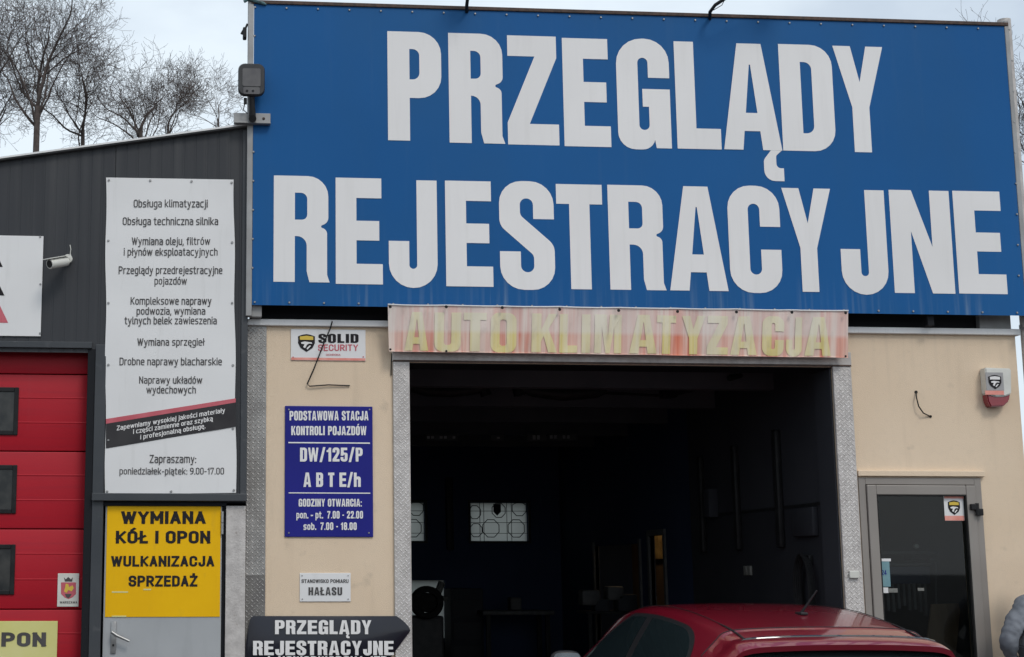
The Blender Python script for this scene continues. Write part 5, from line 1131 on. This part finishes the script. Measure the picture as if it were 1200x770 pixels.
WR = [(0,.64),(.12,.62),(.36,.575),(.6,.568),(1.1,.580),(1.9,.58),(2.5,.555),(2.9,.60),(3.3,.66),(4.0,.62),(4.28,.5)]
HW = [(0,.70),(.1,.79),(.35,.855),(.8,.885),(2.0,.90),(3.2,.885),(3.8,.85),(4.15,.76),(4.28,.6)]
ZB = [(0,.55),(.05,.85),(.15,.93),(.6,.965),(1.2,.955),(2.4,.92),(3.2,.90),(3.7,.86),(4.1,.74),(4.28,.48)]
def sect(s):
    zr, wr, hw, zb = lerp_t(ZR,s), lerp_t(WR,s), lerp_t(HW,s), lerp_t(ZB,s)
    zb = min(zb, zr-.03); g = zr-zb
    return [(hw*.90,.20),(hw*.985,.32),(hw,.50*min(1,zr/.9)),(hw*.985,(.3*.5+.7*zb) if zb>.5 else zb*.85),(hw*.93,zb),(hw*.93+(wr-hw*.93)*.5+.012,zb+g*.46),(wr+.012,zr-min(.075,g*.25)),(wr-.06,zr-min(.022,g*.09)),(wr*.55,zr-.005),(0,zr)]
def catm(pts, t):
    n = len(pts)-1; k = min(int(t*n), n-1); u = t*n-k
    p0, p1, p2, p3 = pts[max(k-1,0)], pts[k], pts[k+1], pts[min(k+2,n)]
    if k+2 > n: p3 = (-pts[n-1][0], pts[n-1][1])
    return tuple(.5*((2*p1[i])+(-p0[i]+p2[i])*u+(2*p0[i]-5*p1[i]+4*p2[i]-p3[i])*u*u+(-p0[i]+3*p1[i]-3*p2[i]+p3[i])*u**3) for i in (0,1))
def S(s, v, off=0):
    """v 0 left rocker .. 1 right rocker"""
    def raw(s_, v_):
        s_ = max(0, min(4.28, s_)); side = -1 if v_ <= .5 else 1; t = v_*2 if v_ <= .5 else (1-v_)*2
        x, z = catm(sect(s_), max(0, min(1, t))); return Vector((side*x, s_, z))
    p = raw(s, v)
    if off:
        e = 1e-3; n = (raw(s+e,v)-raw(s-e,v)).cross(raw(s,min(1,v+e))-raw(s,max(0,v-e)))
        n.normalize()
        if n.dot(p-Vector((0,p.y,.7))) < 0: n = -n
        p = p+n*off
    return Vector((CX+p.x, CY0+p.y, p.z))
car = empty('parked_car', (CX, CY0+2.1, 0), 'dark red hatchback nosing into the garage gateway', 'car')
bm_ = MB(); ns, nv = 130, 72
for i in range(ns+1):
    for j in range(nv+1): bm_.v.append(S(4.28*i/ns, j/nv))
for i in range(ns):
    for j in range(nv):
        a = i*(nv+1)+j; bm_.f.append((a, a+1, a+nv+2, a+nv+1)); bm_.m.append(0)
bm_.f.append(tuple(range(nv, -1, -1))); bm_.m.append(0); bm_.f.append(tuple(ns*(nv+1)+j for j in range(nv+1))); bm_.m.append(0)
body = bm_.build('body', M['car_paint'], car, smooth=True)
def patch(name, s0, s1, lo, hi, off, m, nu=26, nw=10, parent=car):
    mb = MB()
    for i in range(nu+1):
        s = s0+(s1-s0)*i/nu; a, b = lo(s), hi(s)
        for j in range(nw+1): mb.v.append(S(s, a+(b-a)*j/nw, off))
    for i in range(nu):
        for j in range(nw):
            a = i*(nw+1)+j; mb.f.append((a, a+1, a+nw+2, a+nw+1)); mb.m.append(0)
    # rim skirt back to the body
    ring = [i*(nw+1) for i in range(nu+1)]+[nu*(nw+1)+j for j in range(1,nw+1)]+[i*(nw+1)+nw for i in range(nu-1,-1,-1)]+[j for j in range(nw-1,0,-1)]
    n0 = len(mb.v); cen = sum(mb.v, Vector())/len(mb.v)
    inward = Vector((CX, cen.y, .8))
    for q in ring: mb.v.append(mb.v[q]+(inward-mb.v[q]).normalized()*(off+.004))
    for k in range(len(ring)): mb.f.append((ring[k], n0+k, n0+(k+1)%len(ring), ring[(k+1)%len(ring)])); mb.m.append(0)
    return mb.build(name, m, parent, smooth=True)
VB, VT = 4/18, 5.95/18         # belt and window top in v (left side)
def arch(s, a, b, lo, hi, rf, rr_):
    k = 1
    if s < a+rf: k = math.sqrt(max(0, 1-((a+rf-s)/rf)**2))
    if s > b-rr_: k = min(k, math.sqrt(max(0, 1-((s-b+rr_)/rr_)**1.25)))
    return lo+(hi-lo)*k
for side in (0, 1):
    f_ = (lambda v: v) if side == 0 else (lambda v: 1-v)
    patch('window_surround', .66, 2.90, lambda s: f_(VB-.004), lambda s: f_(arch(s,.66,2.90,VB,VT+.010,.42,.85)), .002, M['car_black'], 60, 8)
    patch('rear_side_window', .70, 1.62, lambda s: f_(VB+.006), lambda s: f_(arch(s,.70,9,VB+.006,VT,.40,.1)), .005, M['car_glass'], 30, 8)
    patch('front_side_window', 1.74, 2.82, lambda s: f_(VB+.006), lambda s: f_(arch(s,-5,2.82,VB+.006,VT,.1,.78)), .005, M['car_glass'], 40, 8)
    mb = MB(); pts = [S(s, f_(7.2/18), .004) for s in [.42+.1*k for k in range(22)]]; mb.tube(pts, [.006,.006,.006,.005]+[.0022]*18, 6); mb.build('roof_gutter', M['car_black'], car, smooth=True)
    # mirror
    sx = -1 if side == 0 else 1; q = S(2.50, f_(VB+.01)); mb = MB(); mc = q+Vector((sx*.10, .03, .115))
    bm = bmesh.new(); bmesh.ops.create_uvsphere(bm, u_segments=18, v_segments=12, radius=1)
    for v in bm.verts:
        k = v.co; p = Vector((abs(k.x)**.7*(1 if k.x > 0 else -1)*.105, k.y*.065 if k.y > 0 else k.y*.03, abs(k.z)**.7*(1 if k.z > 0 else -1)*.072)); v.co = mc+p
    bm.verts.index_update(); mb.add([v.co.copy() for v in bm.verts], [[v.index for v in f2.verts] for f2 in bm.faces]); bm.free()
    mb.tube([q+Vector((0,0,-.01)), mc+Vector((-sx*.03,.01,-.05))], [.03,.025], 8)
    mo = mb.build('mirror', M['car_black'], car, smooth=True)
    o2 = fillet([(-.088,-.05,.03),(.088,-.05,.03),(.088,.055,.03),(-.088,.055,.03)], 4); mb = MB(); mb.prism([(mc.x+x, mc.z+z) for x, z in o2], mc.y-.034, mc.y-.028)
    mb.build('mirror_glass', M['chrome'], mo)
    # lights
    patch('tail_light', .03, .30, lambda s: f_(3.1/18), lambda s: f_(3.95/18), .006, M['tail_red'], 12, 8)
    patch('headlight', 3.95, 4.18, lambda s: f_(3.2/18), lambda s: f_(4.4/18), .006, M['chrome'], 12, 8)
    for sy in (.78, 3.42):
        cx_ = CX+sx*.80; wz = (cx_, CY0+sy, .31)
        MB().ring((CX+sx*.815, CY0+sy, .33), .02, .37, .09, 'X', 32).build('wheel_arch', M['car_black'], car, smooth=True)
        wh = MB().ring((CX+sx*.835, CY0+sy, .31), .20, .31, .085, 'X', 32).build('wheel', M['rubber'], car, smooth=True)
        rm = MB(); rm.ring((CX+sx*.84, CY0+sy, .31), .175, .20, .08, 'X', 28); rm.ring((CX+sx*.86, CY0+sy, .31), .0, .05, .05, 'X', 12)
        for k in range(5):
            a = 2*math.pi*k/5; d = Vector((0, math.cos(a), math.sin(a))); rm.tube([Vector((CX+sx*.89,CY0+sy,.31))+d*.03, Vector((CX+sx*.895,CY0+sy,.31))+d*.185], [.03,.022], 6)
        rm.build('rim', M['chrome'], wh, smooth=True)
# rear window and windscreen
patch('rear_window', .10, .37, lambda s: .5-.128, lambda s: .5+.128, .004, M['car_glass'], 14, 24)
patch('windscreen', 2.62, 3.22, lambda s: .5-.135, lambda s: .5+.135, .004, M['car_glass'], 14, 24)
# roof spoiler: a wing that leaves the roof and overhangs the rear glass, with a shallow trough
sp_ = MB(); nu, nw = 48, 14
def spo(u, w_):
    v = .5+(u-.5)*.40; s = .62-.40*w_ ; s_edge = abs(u-.5)*2
    p = S(.62-.18*min(1,w_*1.2), v, .006)
    root = S(.62, v, .004)
    k = w_
    zz = root.z-.045*k-.030*k*k + (-.014*math.sin(math.pi*min(1,k/.62)) * (1 if s_edge < .86 else max(0,(1-s_edge)/.14)) if k < .62 else .004*math.sin(math.pi*(k-.62)/.38))
    y = root.y-.36*k+.10*k*s_edge**3
    x = root.x + (root.x-CX)*.03*k
    return Vector((x, y, zz-.012*s_edge**4*k))
for i in range(nu+1):
    for j in range(nw+1): sp_.v.append(spo(i/nu, j/nw))
top_n = len(sp_.v)
for i in range(nu):
    for j in range(nw):
        a = i*(nw+1)+j; sp_.f.append((a, a+1, a+nw+2, a+nw+1)); sp_.m.append(0)
# thickness: lower skin
for i in range(nu+1):
    for j in range(nw+1):
        p = sp_.v[i*(nw+1)+j]; k = j/nw; sp_.v.append(p+Vector((0, .012*k, -.028-.01*(1-k))))
for i in range(nu):
    for j in range(nw):
        a = top_n+i*(nw+1)+j; sp_.f.append((a, a+nw+1, a+nw+2, a+1)); sp_.m.append(0)
for i in range(nu):
    a = i*(nw+1)+nw; b = (i+1)*(nw+1)+nw; sp_.f.append((a, top_n+a, top_n+b, b)); sp_.m.append(0)
for j in range(nw):
    for i0 in (0, nu):
        a = i0*(nw+1)+j; sp_.f.append((a, a+1, top_n+a+1, top_n+a) if i0 else (a, top_n+a, top_n+a+1, a+1)); sp_.m.append(0)
spo_o = sp_.build('spoiler', M['car_paint'], car, smooth=True)
mb = MB(); mb.tube([spo(i/40, 0)+Vector((0,0,.0)) for i in range(41)], .0035, 6); mb.build('hatch_seam', M['car_black'], car, smooth=True)
mb = MB(); mb.tube([spo(.22+.62*i/16, .56)+Vector((0,-.002,-.004)) for i in range(17)], [.002]+[.011]*15+[.002], 8); mb.build('reflection_strip', M['car_glass'], spo_o, smooth=True)  # dark glossy strip standing in for the reflection in the trough
# aerial
a = S(1.02, .5+.012, 0); mb = MB(); mb.bbox(a.x-.022, a.x+.022, a.y-.045, a.y+.045, a.z-.004, a.z+.014, .008); mb.tube([a+Vector((0,.0,.01)), a+Vector((.03,-.02,.06)), a+Vector((.075,-.05,.135))], [.009,.0065,.005], 6)
mb.build('aerial', M['car_black'], car, smooth=True)
# bumper, plate, wiper
patch('bumper', .0, .16, lambda s: .03, lambda s: 2.4/18, .012, M['car_paint'], 8, 10)
patch('bumper', .0, .16, lambda s: 1-2.4/18, lambda s: .97, .012, M['car_paint'], 8, 10)
MB().bbox(CX-.78, CX+.78, CY0-.07, CY0+.02, .25, .56, .05).build('bumper', M['car_paint'], car, smooth=True)
MB().bbox(CX-.26, CX+.26, CY0-.012, CY0+.01, .60, .71, .004).build('number_plate', M['plastic_white'], car)

# ================================================================== PERSON
def person():
    YPn = -.36; u = P(1224, 700, YPn); x0 = u.x
    e = empty('person', (x0, YPn, 0), 'person in a grey jacket at the right edge, hand in pocket', 'person')
    def skin(name, nodes, edges, m, sub=2, root=0):
        me = bpy.data.meshes.new(name); b = BASE[e.name]
        me.from_pydata([Vector(n[0])-Vector((0,0,0)) for n in nodes], edges, []); o = bpy.data.objects.new(name, me); scene.collection.objects.link(o)
        md = o.modifiers.new('s', 'SKIN'); sv = me.skin_vertices[0].data
        for i, n in enumerate(nodes): sv[i].radius = n[1] if hasattr(n[1], '__len__') else (n[1], n[1]); sv[i].use_root = (i == root)
        md.use_smooth_shade = True; o.modifiers.new('d', 'SUBSURF').levels = sub
        dg = bpy.context.evaluated_depsgraph_get(); m2 = bpy.data.meshes.new_from_object(o.evaluated_get(dg)); m2.name = name
        bpy.data.objects.remove(o); m2.materials.clear(); m2.materials.append(m)
        m2.polygons.foreach_set('use_smooth', [True]*len(m2.polygons)); return m2
    # local coordinates: x to the right of the picture, y away from the camera (the person faces the wall and door)
    sh = P(1190, 691, YPn); el = P(1167.5, 755, YPn); sx_ = sh.x-x0; exx = el.x-x0; ez = el.z
    T = [((0,0,.98),(.20,.125)), ((0,.0,1.12),(.20,.12)), ((0,.0,1.30),(.215,.13)), ((0,.0,1.40),(.18,.11)), ((0,.01,1.52),(.06,.06)),
         ((sx_+.055,0,1.425),(.072,.072)), (((sx_+exx)/2+.058,-.03,(1.43+ez)/2+.02),(.074,.07)), ((exx+.060,-.05,ez+.03),(.066,.062)), ((exx+.14,.07,ez-.10),(.048,.048)), ((-.14,.13,ez-.17),(.042,.042)),
         ((-sx_-.055,0,1.425),(.072,.072)), (((-sx_-exx)/2-.058,-.03,(1.43+ez)/2+.02),(.074,.07)), ((-exx-.052,-.05,ez+.03),(.056,.056)), ((-exx-.14,.07,ez-.10),(.048,.048)), ((.14,.13,ez-.17),(.042,.042)),
         ((0,0,.86),(.17,.125))]
    E_ = [(0,1),(1,2),(2,3),(3,4),(3,5),(5,6),(6,7),(7,8),(8,9),(3,10),(10,11),(11,12),(12,13),(13,14),(0,15)]
    # body: one continuous skin from feet to crown, clothes over it
    Bn = [((0,0,.93),(.13,.10)), ((0,0,1.2),(.13,.09)), ((0,0,1.40),(.12,.08)), ((0,.01,1.53),(.052,.055)), ((0,.012,1.60),(.06,.07)), ((0,.015,1.68),(.074,.092)), ((0,.012,1.76),(.062,.075)),
          ((-.09,0,.88),(.085,.09)), ((-.10,.01,.48),(.055,.06)), ((-.105,-.01,.10),(.04,.045)), ((-.11,.13,.045),(.042,.03)),
          ((.09,0,.88),(.085,.09)), ((.10,.01,.48),(.055,.06)), ((.105,-.01,.10),(.04,.045)), ((.11,.13,.045),(.042,.03))]
    Be = [(0,1),(1,2),(2,3),(3,4),(4,5),(5,6),(0,7),(7,8),(8,9),(9,10),(0,11),(11,12),(12,13),(13,14)]
    def put(name, me): o = bpy.data.objects.new(name, me); scene.collection.objects.link(o); o.parent = e; BASE[o.name] = BASE[e.name]; return o
    put('body', skin('body', Bn, Be, M['skin']))
    jk = put('jacket', skin('jacket', T, E_, M['jacket'], 3))
    # crumple the sleeve cloth a little
    from mathutils import noise as mn
    for v in jk.data.vertices:
        k = mn.noise(Vector((v.co.x*7, v.co.y*7, v.co.z*11)))+.5*mn.noise(v.co*26); n = v.normal.copy(); v.co += n*(.010*k+.0022*math.sin(v.co.z*70+v.co.x*90+5*k))
    Ln = [((0,0,.93),(.165,.125)), ((-.09,0,.84),(.10,.105)), ((-.10,.01,.48),(.075,.08)), ((-.105,-.005,.08),(.066,.072)), ((.09,0,.84),(.10,.105)), ((.10,.01,.48),(.075,.08)), ((.105,-.005,.08),(.066,.072))]
    put('trousers', skin('trousers', Ln, [(0,1),(1,2),(2,3),(0,4),(4,5),(5,6)], M['trousers']))
    # hood / yoke and hair
    put('jacket_hood', skin('jacket_hood', [((sx_+.07,-.01,1.455),(.045,.05)), ((-.09,-.04,1.50),(.05,.06)), ((0,-.06,1.53),(.06,.06)), ((.09,-.04,1.50),(.05,.06)), ((-sx_-.07,-.01,1.455),(.045,.05))], [(0,1),(1,2),(2,3),(3,4)], M['jacket_yoke'], 2, 2))
    bm = bmesh.new(); bmesh.ops.create_uvsphere(bm, u_segments=24, v_segments=16, radius=1)
    for v in bm.verts:
        c = v.co.copy(); v.co = Vector((c.x*.086, -.005+c.y*.104, 1.725+c.z*.095))
        if c.y > .55 and c.z < .35: v.co.y -= (c.y-.55)*.10
    mh = bpy.data.meshes.new('hair'); bm.to_mesh(mh); bm.free(); mh.materials.append(M['hair']); mh.polygons.foreach_set('use_smooth', [True]*len(mh.polygons)); put('hair', mh)
    # face details on the far side
    mb = MB(); 
    for s_ in (-1,1): mb.tube([(x0+s_*.032, YPn+.095, 1.70),(x0+s_*.032, YPn+.104, 1.70)], .010, 8)
    mb.build('eyes', M['plastic_white'], e); MB().tube([(x0,YPn+.095,1.695),(x0,YPn+.122,1.665),(x0,YPn+.10,1.655)], [.008,.014,.010], 8).build('nose', M['skin'], e, smooth=True)
    MB().tube([(x0-.024,YPn+.096,1.63),(x0,YPn+.102,1.628),(x0+.024,YPn+.096,1.63)], .006, 6).build('mouth', M['print_red'], e)
    for s_ in (-1,1): MB().bbox(x0+s_*.108-.05, x0+s_*.108+.05, YPn-.09, YPn+.20, 0.0, .09, .03).build('shoe', M['black'], e, smooth=True)
person()

# ================================================================== TREES
def tree(px, yfork, ytop, Yt, seed, label, r0=.10, lean=0.0, nl=5, spread=1.0, dens=1.0):
    """trunk from the ground to a fork just above the roof line, crooked spreading limbs, fine twigs"""
    rnd = random.Random(seed); fk = P(px, yfork, Yt); top = P(px, ytop, Yt).z; base = Vector((fk.x-lean, Yt, 0)); Hc = top-fk.z
    e = empty('bare_tree', base, label, 'tree', 'bare trees behind the workshop')
    tk, br = MB(), MB()
    def perp(d):
        a = Vector((rnd.uniform(-1,1), rnd.uniform(-1,1), rnd.uniform(-1,1))); return (a-d*a.dot(d)).normalized()
    def grow(p, d, ln, r, lvl):
        n = (0,7,6,5,4,3,3)[min(lvl,6)]; pts = [p.copy()]; rad = [r]; bend = perp(d)*rnd.uniform(.05,.16)
        for k in range(n):
            d = (d+bend+perp(d)*rnd.uniform(.08,.30)+Vector((0,0,.05 if lvl > 2 else .09))).normalized(); p = p+d*ln/n
            pts.append(p.copy()); rad.append(max(.0036, r*(1-.55*(k+1)/n)))
        br.tube(pts, rad, 5 if lvl < 2 else 3, cap=False)
        if lvl >= 6 or ln < .10: return
        nc = int(round((0,6,5,4,3,2)[lvl]*dens+rnd.uniform(-.6,.6)))
        for k in range(nc):
            t = .18+.8*(k+rnd.random())/nc; idx = min(t*n, n-.001); i = int(idx); q = pts[i].lerp(pts[i+1], idx-i); dd = (pts[i+1]-pts[i]).normalized()
            a = rnd.uniform(.55,1.15)*spread; nd = (dd*math.cos(a)+perp(dd)*math.sin(a)).normalized(); rr = rad[i]*(1-(idx-i))+rad[i+1]*(idx-i)
            grow(q, nd, ln*rnd.uniform(.50,.82)*(1.1-.35*t), rr*rnd.uniform(.40,.62), lvl+1)
        grow(p, (d+perp(d)*.25).normalized(), ln*.62, rad[-1], lvl+1)
    n = 8; pts = [base+(fk-base)*(k/n)+Vector((rnd.uniform(-.05,.05)*(0<k<n), rnd.uniform(-.1,.1)*(0<k<n), 0)) for k in range(n+1)]
    tk.tube(pts, [r0*1.9*(1-.47*k/n) for k in range(n+1)], 9)
    for k in range(nl):
        az_ = 2*math.pi*(k+rnd.uniform(-.25,.25))/nl; el_ = rnd.uniform(.45,1.25) if k else 1.35
        d = Vector((math.cos(az_)*math.cos(el_), math.sin(az_)*math.cos(el_), math.sin(el_)))
        grow(fk-Vector((0,0,rnd.uniform(0,.9) if k else 0)), d, Hc*rnd.uniform(.40,.56), r0*(.75 if k == 0 else rnd.uniform(.4,.62)), 1)
    tk.build('trunk', M['bark'], e, smooth=True); br.build('crown', M['bark'], e)
tree(44, 125, -60, 24, 3, 'tallest bare tree behind the workshop at the far left', .070, .1, 7, 1.1, .70)
tree(97, 152, 28, 26, 12, 'leaning bare tree, second from the left behind the workshop', .050, -.5, 6, 1.1, .62)
tree(-14, 135, -10, 25, 21, 'bare tree cut off by the left frame edge', .055, 0, 6, .95, .62)
tree(165, 150, 22, 27, 33, 'wide bare tree in the middle of the row behind the workshop roof', .056, .4, 7, 1.15, .58)
tree(197, 146, 58, 29, 45, 'slender bare tree, right of the wide one', .036, .1, 5, .95, .66)
tree(256, 140, 45, 30, 51, 'thin bare tree closest to the billboard post', .024, .2, 4, .9, .56)
tree(1215, 190, 20, 24, 64, 'bare tree glimpsed right of the billboard', .04, .1, 5, .9, .6)
